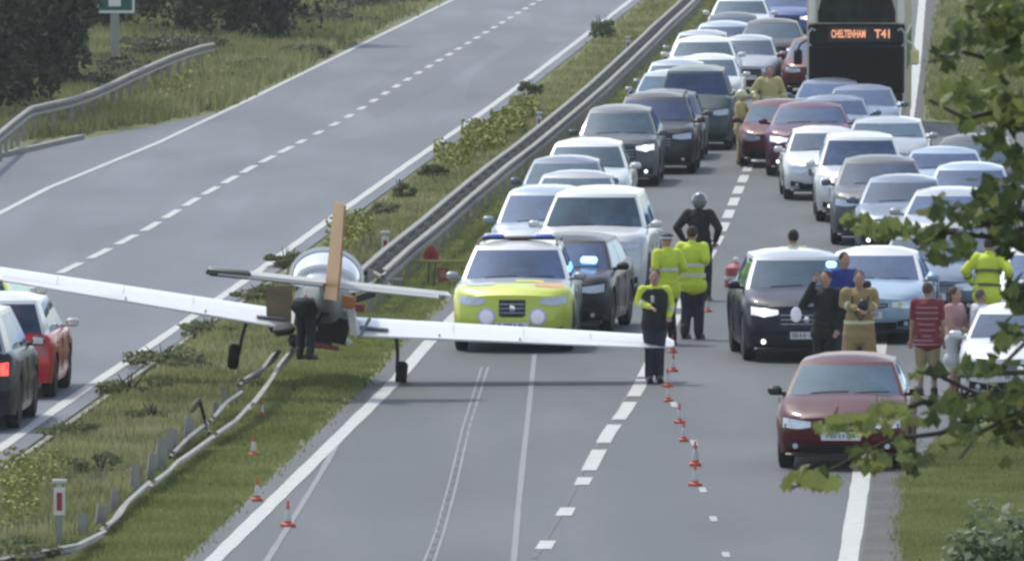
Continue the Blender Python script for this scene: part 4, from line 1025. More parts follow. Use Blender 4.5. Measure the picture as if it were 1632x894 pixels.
# crushed part below the aircraft
def make_broken():
    root = empty('crash_barrier', W(300, 735)); O = root.location.copy(); tag(root, 'broken barrier with a fallen beam and bare leaning posts below the aircraft', 'crash barrier')
    def pth(pts, step=2.0):
        P = [W(x, y, z) for x, y, z in pts]; out = []
        for a, b in zip(P[:-1], P[1:]):
            n = max(1, int((b - a).length / step))
            out += [a.lerp(b, k / n) for k in range(n)]
        return [p - O for p in out + [P[-1]]]
    def rb(pts, hg, tl0, tl1, wob=.0, m=GALV, nm='fallen_beam'):
        Q = pth(pts); rr_ = random.Random(len(pts)); Q = [p + Vector((rr_.uniform(-wob, wob), 0, rr_.uniform(-wob, wob) * .5)) for p in Q]
        tl = [tl0 + (tl1 - tl0) * i / (len(Q) - 1) + rr_.uniform(-.06, .06) for i in range(len(Q))]
        wbeam(Q, 0, m, nm, root, hgt=hg, tilt=tl, deep=.8)
    rb([(478, 548, .50), (455, 575, .42), (430, 607, .34), (398, 650, .22)], .22, R(20), R(45), .02, CRUSH)
    rb([(396, 652, .20), (372, 676, .16), (340, 695, .14)], .17, R(42), R(48), .03, CRUSH)
    rb([(338, 700, .14), (300, 727, .14), (262, 757, .14), (240, 772, .13)], .17, R(42), R(48), .03, CRUSH)
    rb([(236, 775, .13), (200, 806, .13), (168, 845, .10)], .17, R(42), R(48), .03, CRUSH)
    rb([(165, 852, .14), (120, 874, .16), (60, 886, .14), (-10, 900, .1)], .17, R(42), R(48), .03, CRUSH)
    rb([(448, 560, .45), (415, 592, .4), (388, 612, .3)], .16, R(10), R(40), .03, GALV2)
    rb([(385, 628, .25), (360, 645, .2), (338, 668, .16)], .12, R(50), R(40), .03, GALV2)
    rb([(330, 678, .15), (300, 700, .12), (274, 724, .1)], .12, R(50), R(40), .03, GALV2)
    for (x, y0, y1, w, ln) in ((299, 664, 706, .12, 4), (275, 683, 726, .14, -3), (257, 698, 750, .13, 2), (239, 722, 766, .10, 5), (220, 738, 786, .08, -4), (210, 744, 782, .06, 3), (182, 780, 818, .10, 2), (159, 803, 840, .13, 6), (134, 818, 854, .10, -5), (342, 640, 668, .07, 3), (360, 622, 650, .07, -4), (381, 604, 636, .07, 4)):
        b = W(x, y1) - O; s = (y1 + 480) / 10.2; hgt = (y1 - y0) / s
        q = MB(); q.prism([(-w / 2, -.03), (w / 2, -.03), (w / 2, -.022), (-w / 2 + .01, -.022), (-w / 2 + .01, .022), (w / 2, .022), (w / 2, .03), (-w / 2, .03)], hgt, 'Z', 0)
        o = q.build('post', GALV2, root, smooth=False); o.location = b; o.rotation_euler = (R(ln), R(ln), R(ln * 3))
    q = MB(); a = W(306, 655, .3) - O; b = W(318, 636, .55) - O; c = W(333, 690, .1) - O
    q.tube([a, a.lerp(b, .5), b], [.03, .05, .035], 7); q.build('bent_bracket', GALV, root)
    q = MB(); q.tube([b, W(326, 668, .25) - O, c], .025, 6); q.build('twisted_strap', BLACK, root)
    # knot of torn beam ends behind the right wing
    for pts in (((574, 440, .5), (590, 432, .6), (606, 440, .6), (622, 456, .45)), ((588, 455, .5), (604, 445, .5), (640, 446, .45)), ((570, 452, .4), (585, 444, .5), (600, 452, .4)), ((560, 462, .4), (590, 460, .35), (625, 462, .35))):
        q = MB(); q.tube([W(*p) - O for p in pts], [.035] * len(pts), 6); q.build('torn_strap', GALV, root)
make_broken()

# ------------------------------------------------------------------ marker posts, cones, signs
REDR = mat('red_reflector', (0.30, 0.03, 0.03), 0.4); WPL = mat('white_marker_plastic', (0.66, 0.65, 0.6), 0.55)
ORANGE = mat('cone_orange_red', (0.62, 0.09, 0.035), 0.55, var=.15); SLEEVE = mat('cone_white_sleeve', (0.60, 0.60, 0.58), 0.5, var=.15)
def marker_post(x, yb, h, label, w=.135, strip_=True):
    root = empty('marker_post', W(x, yb), 0); tag(root, label, 'marker post', 'white marker posts on the central grass')
    q = MB(); q.box((0, 0, (h - .18) / 2), (w * .55, .05, h - .2)); q.build('stem', GALV2, root)
    q = MB(); q.box((0, -.03, h * .66), (w, .03, h * .42), bev=.006); pl = q.build('plate', WPL, root)
    if strip_:
        q = MB(); q.box((0, -.052, h * .66), (w * .48, .012, h * .27)); q.build('reflector', REDR, pl)
    q = MB(); q.box((0, 0, h - .035), (w * 1.3, .08, .06), bev=.012); q.tube([(0, 0, h - .14), (0, 0, h - .05)], .03, 8); q.build('cap', mat('grey_cap', (.45, .46, .43), .6), root)
marker_post(95, 868, .80, 'nearest white marker post with a red reflector, at lower left')
marker_post(614, 440, .80, 'white marker post right of the aircraft canopy, beside the barrier')
marker_post(859, 234, .80, 'white marker post in yellow flowers beside the barrier', .12)
marker_post(1001, 104, .80, 'farthest white marker post, near the top of the central grass', .12)
_cone = {}
def cone(x, yb, h, label, group):
    root = empty('traffic_cone', W(x, yb), random.uniform(0, .8)); tag(root, label, 'traffic cone', group)
    if h not in _cone:
        k = h; q = MB(); q.box((0, 0, .02 * k / .3), (.46 * k, .46 * k, .04 * k / .3), bev=.008); base = q.mesh('base', ORANGE)
        q = MB(); q.lathe([(.155 * k, .11 * k), (.14 * k, .2 * k), (.05 * k, .86 * k), (.045 * k, k), (.02 * k, k)], n=14); body = q.mesh('cone_body', ORANGE)
        q = MB(); q.lathe([(.145 * k, .24 * k), (.148 * k, .25 * k), (.082 * k, .68 * k), (.078 * k, .68 * k)], n=14); sl_ = q.mesh('sleeve', SLEEVE)
        _cone[h] = (base, body, sl_)
    for nm, me in zip(('base', 'cone_body', 'sleeve'), _cone[h]):
        o = bpy.data.objects.new(nm, me); col.objects.link(o); o.parent = root
G1 = 'small cones along the central verge'; G2 = 'small cones down the middle of the right carriageway'
for x, yb, h, l in ((417, 663, .24, 'small cone on the grass nearest the crushed barrier'), (404, 726, .28, 'small cone on the grass, second down from the aircraft'), (410, 798, .30, 'small cone on the grass just above the white edge line'), (459, 839, .32, 'small cone standing on the tarmac inside the left edge line')):
    cone(x, yb, h, l, G1)
for x, yb, h, l in ((1108, 774, .30, 'nearest cone of the row in the middle of the carriageway'), (1108, 742, .33, 'second nearest cone of the row in the carriageway'), (1090, 703, .28, 'third cone of the row, above the pair of nearest cones'), (1083, 674, .28, 'fourth cone of the row, near a white stud'), (1065, 640, .28, 'cone at the feet of the officer by the wing tip'), (1064, 616, .28, 'cone just right of the boots of the officer by the wing tip'), (1073, 592, .28, 'cone right of the wing tip'), (1072, 562, .28, 'cone farthest up the row, level with the wing tip'), (1128, 497, .25, 'lone cone beside the back-turned hi-vis officer')):
    cone(x, yb, h, l, G2)
# big squat cone by the dark blue off-roader
root = empty('road_marker_drum', W(1173, 458)); tag(root, 'red and white squat marker left of the dark blue off-roader', 'road marker')
q = MB(); q.lathe([(.20, 0), (.20, .1), (.18, .34), (.12, .40), (.05, .42)], n=16); q.build('drum', mat('faded_red', (.42, .10, .10), .6), root)
q = MB(); q.lathe([(.203, .13), (.204, .14), (.196, .2), (.194, .2)], n=16); q.build('white_band', SLEEVE, root)
q = MB(); q.ball((0, 0, .47), (.055, .055, .06), 8); q.build('knob', WPL, root)
# warning triangle and square board on a trestle beside the police car
YEL = mat('olive_yellow_rail', (.30, .29, .09), .6)
root = empty('trestle_barrier', W(672, 456)); O = root.location.copy(); tag(root, 'yellow trestle rail standing on the grass left of the police car', 'trestle')
q = MB(); a = W(598, 417, .42) - O; b = W(742, 417, .42) - O; q.tube([a, b], .035, 6); q.build('rail', YEL, root)
for x in (684, 694): q = MB(); q.tube([W(x, 417, .42) - O, W(x - 2, 456, 0) - O], .02, 6); q.build('leg', mat('dark_green_leg', (.05, .09, .05), .6), root)
root = empty('warning_sign', W(687, 450)); tag(root, 'small red triangular warning sign above the trestle rail', 'sign')
q = MB(); q.prism([(-.14, .36), (.14, .36), (.13, .52), (0, .66), (-.13, .52)], .03, 'Y', -.02); q.build('sign_plate', mat('sign_red', (.45, .05, .04), .55), root)
q = MB(); q.prism([(-.06, .43), (.06, .43), (0, .54)], .012, 'Y', -.04); q.build('symbol', mat('sign_dark', (.15, .05, .04), .5), root)
q = MB(); q.tube([(0, 0, 0), (0, 0, .4)], .018, 6); q.build('stand', YEL, root)
root = empty('warning_sign', W(706, 452)); tag(root, 'small square red board hung below the trestle rail', 'sign')
q = MB(); q.box((0, 0, .16), (.19, .03, .26)); q.build('sign_plate', mat('sign_brick_red', (.36, .10, .07), .55), root)
q = MB(); q.box((0, -.018, .17), (.09, .012, .14)); q.build('symbol', mat('sign_pale', (.45, .22, .18), .5), root)
# route sign at the lay-by
root = empty('road_sign', W(183, 108)); s_ = (108 + 480) / 10.2; tag(root, 'green road sign with a white border on a post, cut by the top edge', 'sign')
q = MB(); q.box((0, .05, 1.6), (.24, .12, 3.2), bev=.02); q.build('post', mat('pale_post', (.30, .29, .25), .7), root)
SG = mat('sign_green', (.01, .10, .07), .4); SWH = mat('sign_white', (.72, .74, .70), .4, var=.05)
q = MB(); q.box((.02, -.03, 2.45), (1.06, .03, 1.9), bev=.012); q.build('sign_face', SWH, root)
q = MB(); q.box((.02, -.052, 2.46), (.93, .02, 1.76), bev=.008); gf = q.build('green_panel', SG, root)
q = MB(); q.box((.0, -.068, 2.44), (.34, .012, 1.5)); q.build('white_route_bar', SWH, gf)

# ------------------------------------------------------------------ vegetation
def leaf_mat(name, stops, scale=0.8, rough=0.75, trans=0.0):
    """foliage colour varies by place through noise; stops are linear colours"""
    m = bpy.data.materials.new(name); m.use_nodes = True; nt = m.node_tree; b = nt.nodes['Principled BSDF']
    b.inputs['Roughness'].default_value = rough; b.inputs['Specular IOR Level'].default_value = 0.25
    gm = nt.nodes.new('ShaderNodeNewGeometry'); n = nt.nodes.new('ShaderNodeTexNoise'); n.inputs['Scale'].default_value = scale; n.inputs['Detail'].default_value = 3
    nt.links.new(gm.outputs['Position'], n.inputs['Vector'])
    ra = nt.nodes.new('ShaderNodeMath'); ra.operation = 'MULTIPLY_ADD'; ra.inputs[1].default_value = 0.36; nt.links.new(gm.outputs['Random Per Island'], ra.inputs[0])
    su = nt.nodes.new('ShaderNodeMath'); su.operation = 'ADD'; su.inputs[1].default_value = -0.18
    nt.links.new(n.outputs['Fac'], ra.inputs[2]); nt.links.new(ra.outputs[0], su.inputs[0])
    r = nt.nodes.new('ShaderNodeValToRGB'); el = r.color_ramp.elements
    while len(el) < len(stops): el.new(0.5)
    for i, (p, c) in enumerate(stops): el[i].position = p; el[i].color = c + (1,)
    nt.links.new(su.outputs[0], r.inputs[0]); nt.links.new(r.outputs[0], b.inputs['Base Color'])
    if trans:
        tl = nt.nodes.new('ShaderNodeBsdfTranslucent'); nt.links.new(r.outputs[0], tl.inputs[0]); mx = nt.nodes.new('ShaderNodeMixShader'); mx.inputs[0].default_value = trans
        out = nt.nodes['Material Output']; nt.links.new(b.outputs[0], mx.inputs[1]); nt.links.new(tl.outputs[0], mx.inputs[2]); nt.links.new(mx.outputs[0], out.inputs[0])
    return m
def np_mesh(name, V, k, m, parent=None):
    """V: (n*k,3) vertices, every k of them one face"""
    n = len(V) // k; me = bpy.data.meshes.new(name)
    me.vertices.add(n * k); me.vertices.foreach_set('co', V.astype(np.float32).ravel())
    me.loops.add(n * k); me.loops.foreach_set('vertex_index', np.arange(n * k, dtype=np.int32))
    me.polygons.add(n); me.polygons.foreach_set('loop_start', np.arange(0, n * k, k, dtype=np.int32)); me.polygons.foreach_set('loop_total', np.full(n, k, dtype=np.int32))
    me.update(calc_edges=True); me.materials.append(m)
    o = bpy.data.objects.new(name, me); col.objects.link(o)
    if parent: o.parent = parent
    return o
def ground_np(px, py):
    a = (px - CX) / F_PX; b = -(py - CY) / F_PX; c, s = math.cos(PITCH), math.sin(PITCH)
    dy = c + b * s; dz = -s + b * c; t = -CAM_H / dz
    return np.stack([a * t, dy * t, np.zeros_like(t)], 1)
def in_poly(px, py, poly):
    ins = np.zeros(len(px), bool); n = len(poly); j = n - 1
    for i in range(n):
        xi, yi = poly[i]; xj, yj = poly[j]
        c = ((yi > py) != (yj > py)) & (px < (xj - xi) * (py - yi) / (yj - yi + 1e-9) + xi); ins ^= c; j = i
    return ins
def vnoise(P, s, seed=0):
    r = np.random.default_rng(seed); ph = r.uniform(0, 6.28, (6, 2)); k = r.normal(0, 1, (6, 2))
    return sum(np.sin(P[:, 0] * s * k[i, 0] + ph[i, 0] + 1.7 * np.sin(P[:, 1] * s * k[i, 1] * .35 + ph[i, 1])) for i in range(6)) / 6
def tufts(name, polys, n, h0, h1, m, blades=3, spread=0.10, width=0.022, seed=1, cover=None, lean=.35):
    r = np.random.default_rng(seed); pts = []
    for poly in polys:
        xs = [p[0] for p in poly]; ys = [p[1] for p in poly]; area = (max(xs) - min(xs)) * (max(ys) - min(ys))
        k = int(n * area / 1e5); px = r.uniform(min(xs), max(xs), k); py = r.uniform(min(ys), max(ys), k)
        ok = in_poly(px, py, poly); pts.append(ground_np(px[ok], py[ok]))
    P = np.concatenate(pts)
    if cover is not None: P = P[vnoise(P, cover[0], seed) + r.uniform(-.3, .3, len(P)) > cover[1]]
    P = np.repeat(P, blades, 0); k = len(P)
    P[:, :2] += r.normal(0, spread, (k, 2)); P[:, 2] = -.02
    clump = 1 + .55 * vnoise(P, 2.2, seed + 3); h = r.uniform(h0, h1, k) * clump
    an = r.uniform(0, 2 * PI, k); le = r.normal(0, lean, k) * h; w = r.uniform(.6, 1.4, k) * width * (P[:, 1] / 190)
    d = np.stack([np.cos(an), np.sin(an), 0 * an], 1); ld = r.uniform(0, 2 * PI, k)
    tip = P + np.stack([np.cos(ld) * le, np.sin(ld) * le, h], 1)
    V = np.stack([P - d * w[:, None], P + d * w[:, None], tip], 1).reshape(-1, 3)
    return tag(np_mesh(name, V, 3, m), kind='stuff')
GR_MED = leaf_mat('rough_grass', [(0.22, (0.165, 0.185, 0.07)), (0.42, (0.27, 0.28, 0.11)), (0.60, (0.37, 0.355, 0.165)), (0.80, (0.46, 0.42, 0.25))], 0.35, .8, .35)
GR_GREEN = leaf_mat('mown_grass', [(0.25, (0.16, 0.195, 0.068)), (0.5, (0.24, 0.27, 0.09)), (0.78, (0.33, 0.335, 0.13))], 0.5, .8, .35)
GR_LEFT = leaf_mat('verge_grass', [(0.25, (0.15, 0.175, 0.07)), (0.48, (0.25, 0.26, 0.10)), (0.65, (0.33, 0.32, 0.15)), (0.8, (0.41, 0.38, 0.21))], 0.18, .8, .35)
def off(poly, dx): return [(x + dx, y) for x, y in poly]
def xat(L, y):
    for (xa, ya), (xb, yb) in zip(L[:-1], L[1:]):
        if yb <= y <= ya: return xa + (xb - xa) * (ya - y) / (ya - yb)
    return L[-1][0] if y < L[-1][1] else L[0][0]
ys = list(range(905, -61, -35))
lft = [(xat(L_RIGHT, y) + 30 + 0.075 * max(0, y), y) for y in ys]; rgt = [(xat(R_LEFT, y) - 46 - max(0, y) * .012, y) for y in ys]; mid = [(rgt[i][0] - (rgt[i][0] - lft[i][0]) * (.50), ys[i]) for i in range(len(ys))]
MED_L = lft + mid[::-1]; MED_R = mid + rgt[::-1]
tufts('rough_grass', [[(lft[i][0], ys[i]), (mid[i][0], ys[i]), (mid[i + 1][0], ys[i + 1]), (lft[i + 1][0], ys[i + 1])] for i in range(len(ys) - 1)], 18000, .05, .17, GR_MED, 4, seed=11)
tufts('mown_grass', [[(mid[i][0], ys[i]), (rgt[i][0], ys[i]), (rgt[i + 1][0], ys[i + 1]), (mid[i + 1][0], ys[i + 1])] for i in range(len(ys) - 1)], 20000, .03, .09, GR_GREEN, 3, seed=12)
tufts('verge_grass', [[(-60, 235), (0, 226), (110, 215), (230, 196), (350, 172), (400, 145), (722, -18), (800, -60), (-60, -60)]], 17000, .12, .42, GR_LEFT, 4, seed=13, spread=.2)
tufts('mown_grass', [[(1445, 910), (1449, 765), (1510, 698), (1670, 655), (1700, 910)]], 60000, .03, .09, GR_GREEN, 3, seed=14)
tufts('verge_grass', [[(1484, 190), (1486, 100), (1500, 0), (1508, -60), (1720, -60), (1720, 190), (1632, 196), (1520, 192)]], 14000, .10, .34, GR_LEFT, 4, seed=15)
# taller seed heads, ragwort and dark weeds as loose ground cover
STRAW = leaf_mat('straw_stems', [(0.3, (0.16, 0.15, 0.085)), (0.7, (0.26, 0.24, 0.15))], 0.5)
tufts('seed_heads', [[(lft[i][0] + 24, ys[i]), (mid[i][0] + 10, ys[i]), (mid[i + 1][0] + 10, ys[i + 1]), (lft[i + 1][0] + 24, ys[i + 1])] for i in range(len(ys) - 1)], 1300, .12, .3, STRAW, 4, seed=21, cover=(.22, .05), width=.014, lean=.2)
YFL = leaf_mat('yellow_flowers', [(0.3, (0.20, 0.22, 0.06)), (0.6, (0.34, 0.33, 0.08)), (0.8, (0.16, 0.19, 0.06))], 0.8)
def blooms(name, blobs, m, seed, h0=.08, h1=.3, s=.032):
    r = np.random.default_rng(seed); out = []
    for x, y, rx, ry, n in blobs:
        P = ground_np(x + rx * np.clip(r.normal(0, 1, n), -1.5, 1.5), y + ry * np.clip(r.normal(0, 1, n), -1.5, 1.5)); P[:, 2] = r.uniform(h0, h1, n)
        u = r.normal(0, 1, (n, 3)); u /= np.linalg.norm(u, axis=1)[:, None]; v = np.cross(u, r.normal(0, 1, (n, 3))); v /= np.linalg.norm(v, axis=1)[:, None]
        sz = r.uniform(.5, 1.3, (n, 1)) * s * (P[:, 1:2] / 190)
        out.append(np.stack([P - u * sz, P - v * sz, P + u * sz, P + v * sz], 1).reshape(-1, 3))
    return tag(np_mesh(name, np.concatenate(out), 4, m), kind='stuff')
blooms('yellow_wildflowers', [(770, 228, 22, 12, 1500), (810, 205, 18, 9, 1100), (835, 182, 14, 8, 500), (720, 258, 18, 10, 500), (570, 372, 14, 10, 500), (545, 390, 16, 12, 300), (20, 800, 26, 34, 900), (60, 770, 30, 14, 500), (290, 150, 50, 9, 350), (360, 120, 40, 9, 250), (1560, 130, 40, 18, 400)], YFL, 31)
DKW = leaf_mat('dark_weed_leaves', [(0.3, (0.10, 0.12, 0.055)), (0.55, (0.165, 0.185, 0.08)), (0.8, (0.23, 0.24, 0.12))], 0.9, .8, .3)
def leaf_cloud(cent, rad, n, size, r, flat=.6, upw=.4):
    """n leaf quads in lumps through an ellipsoid"""
    nl = max(5, n // 90); lc = r.normal(0, 1, (nl, 3)); lc /= np.linalg.norm(lc, axis=1)[:, None]; lc *= r.uniform(.35, .95, (nl, 1)); lr = r.uniform(.18, .42, nl)
    k = r.integers(0, nl, n); d = r.normal(0, 1, (n, 3)); d /= np.linalg.norm(d, axis=1)[:, None]; d *= r.uniform(.55, 1.0, (n, 1))
    P = (lc[k] + d * lr[k][:, None]) * np.array(rad) + np.array(cent)
    P[:, 2] = np.maximum(P[:, 2], 0.02)
    nn = d + r.normal(0, .7, (n, 3)) + np.array([0, 0, upw]); nn /= np.linalg.norm(nn, axis=1)[:, None]
    u = np.cross(nn, r.normal(0, 1, (n, 3))); u /= np.linalg.norm(u, axis=1)[:, None]; v = np.cross(nn, u)
    s = r.uniform(.6, 1.4, (n, 1)) * size
    return np.stack([P - u * s, P - v * s * flat, P + u * s, P + v * s * flat], 1).reshape(-1, 3)
def bush(x, yb, rx, h, n, size, m, label, seed, group=None, name='bush'):
    r = np.random.default_rng(seed); b = W(x, yb); root = empty(name, b); tag(root, label, 'bush', group)
    V = leaf_cloud((0, 0, h * .30), (rx * 1.5, rx * 1.9, h * .40), n, size, r); np_mesh('foliage', V, 4, m, root)
    q = MB()
    for k in range(5):
        a = r.uniform(0, 6.28); t = r.uniform(.3, .7) * rx; q.tube([(0, 0, -.02), (math.cos(a) * t * .5, math.sin(a) * t * .5, h * .4), (math.cos(a) * t, math.sin(a) * t, h * .75)], [.02, .014, .006], 5)
    q.build('stem', mat('twig_bark', (.07, .055, .04), .9), root)
WD1 = 'dark weeds and low bushes on the central grass'
for i, (x, yb, rx, h, l) in enumerate(((641, 318, .20, .55, 'dark bush on the central grass below the far white edge line'), (848, 152, .22, .55, 'small dark bush between white line and barrier, mid distance'), (960, 62, .42, .95, 'rounded dark bush against the white line near the top'),
        (330, 535, .45, .40, 'low dark weeds under the left wing'), (262, 585, .5, .45, 'dark weeds at the left carriageway edge above the leaning posts'), (205, 628, .45, .42, 'dark weeds beside the white line, right of the black car'), (300, 590, .4, .35, 'dark low clump between drain and leaning posts'),
        (160, 758, .35, .4, 'dark leafy weed left of the leaning posts, lower left'), (605, 345, .25, .4, 'thin dark weed near the white line, right of the fin'), (690, 285, .25, .4, 'dark weed on the central grass above the barrier bend'), (455, 425, .3, .45, 'dark weed left of the canopy'), (245, 672, .3, .35, 'weed clump just above the tallest leaning posts'), (420, 480, .35, .4, 'dark weed behind the left wing root'), (110, 700, .4, .35, 'dark weed right of the drain channel, below the black car'))):
    bush(x, yb, rx, h, 900, .035 if yb > 300 else .05, DKW, l, 40 + i, WD1)
bush(-2, 905, .5, .5, 1200, .04, DKW, 'weed clump in the bottom left corner', 60, WD1)
# hedge trees on the left bank
TREE_D = leaf_mat('dark_tree_leaves', [(0.25, (0.034, 0.046, 0.026)), (0.5, (0.06, 0.075, 0.040)), (0.75, (0.10, 0.112, 0.058))], 0.35)
TREE_G = leaf_mat('grey_scrub_leaves', [(0.3, (0.075, 0.085, 0.052)), (0.6, (0.14, 0.145, 0.09)), (0.8, (0.20, 0.19, 0.12))], 0.5)
BARK = mat('tree_bark', (.055, .045, .035), .95, var=.4, scale=8, bump=.6)
def tree(x, yb, h, rx, n, size, m, label, seed, z0=.5, name='tree', group='trees behind the lay-by'):
    r = np.random.default_rng(seed); root = empty(name, W(x, yb)); tag(root, label, 'tree', group)
    V = [leaf_cloud((0, 0, z0 + (h - z0) * .5), (rx, rx, (h - z0) * .52), n, size, r)]
    np_mesh('crown', np.concatenate(V), 4, m, root); q = MB(); q.tube([(0, 0, -.1), (.1, 0, h * .3), (0, .1, h * .6), (0, 0, h * .9)], [h * .03, h * .024, h * .015, h * .005], 9)
    for k in range(7):
        a = k * 2.4; z = h * (.25 + .08 * k); q.tube([(0, 0, z), (math.cos(a) * rx * .4, math.sin(a) * rx * .4, z + h * .08), (math.cos(a) * rx * .75, math.sin(a) * rx * .75, z + h * .13)], [h * .012, h * .007, h * .003], 6)
    q.build('trunk', BARK, root)
for i, a in enumerate(((-40, 196, 8, 2.0, 8000, 'dark tree at the left edge behind the lay-by barrier'), (32, 178, 9, 1.75, 9000, 'dark tree second from the left, closest to the barrier bend'), (98, 150, 8, 1.0, 6000, 'dark tree left of the green sign post'), (10, 100, 10, 2.6, 9000, 'taller dark tree behind the two nearest the left edge'),
        (170, 50, 8, 2.4, 8000, 'dark tree directly behind the green sign'), (290, 58, 9, 2.6, 8000, 'dark tree right of the green sign'), (370, 66, 8, 2.0, 7000, 'dark tree standing above the far end of the lay-by barrier'), (440, 70, 7.5, 2.0, 7000, 'rightmost big dark tree on the left bank'), (235, 30, 10, 3, 6000, 'dark tree in the gap right of the sign, farther back'))):
    tree(a[0], a[1], a[2], a[3], a[4] * 2, .10, TREE_D, a[5], 70 + i, z0=.15)
for i, a in enumerate(((190, 128, .9, 1.0, 'greyish scrub at the foot of the sign post'), (245, 96, 1.0, 1.0, 'pale grey green scrub right of the sign post'), (150, 148, .8, .8, 'low pale scrub left of the sign post'), (300, 84, .9, .8, 'straw coloured scrub at the far end of the lay-by barrier'), (520, 44, 1.3, 1.2, 'green scrub on the bank beside the far carriageway'), (585, 22, 1.4, 1.1, 'scrub near the top edge left of the far carriageway'), (480, 92, .6, .5, 'small bush on the left bank grass'), (400, 112, .6, .45, 'low bush right of the lay-by barrier end'))):
    bush(a[0], a[1], a[2], a[3], 2200, .05, TREE_G, a[4], 90 + i, 'scrub on the left bank')

# ------------------------------------------------------------------ the near tree overhanging from the right
MAPLE = leaf_mat('sycamore_leaves', [(0.25, (0.034, 0.056, 0.020)), (0.50, (0.072, 0.105, 0.034)), (0.66, (0.135, 0.17, 0.052)), (0.85, (0.24, 0.25, 0.085))], 1.4, .5, .4)
def leaf_shape(r):
    """a five-lobed leaf, folded a little along its middle; local +Y is the tip"""
    out = []
    for a, d in ((-90, .12), (-50, .62), (-18, .60), (8, .86), (36, .66), (60, .76), (90, 1.05)):
        out.append((math.cos(R(a)) * d * .9, math.sin(R(a)) * d))
    out = out + [(-x, y) for x, y in out[-2:0:-1]]
    f = r.uniform(.12, .4); V = [(0, 0.05, 0)] + [(x * .5, y * .5, f * abs(x) * .5 - .12 * (y * .5) ** 2 + r.uniform(-.04, .04)) for x, y in out]
    return V, [(0, i, i + 1) for i in range(1, len(out))] + [(0, len(out), 1)]
MAPLE_SUNLIT = leaf_mat('sunlit_sycamore_leaves', [(0.25, (0.10, 0.14, 0.04)), (0.5, (0.19, 0.23, 0.07)), (0.66, (0.28, 0.30, 0.10)), (0.85, (0.36, 0.36, 0.15))], 1.4, .5, .4)  # paler copy of the leaf colours; sun on the leaves is painted in
LV = []
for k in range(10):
    v, f = leaf_shape(random.Random(k)); me = bpy.data.meshes.new('leaf'); me.from_pydata(v, [], f); me.materials.append(MAPLE if k < 5 else MAPLE_SUNLIT)
    me.polygons.foreach_set('use_smooth', [True] * len(f)); LV.append((me, np.array(v), f))
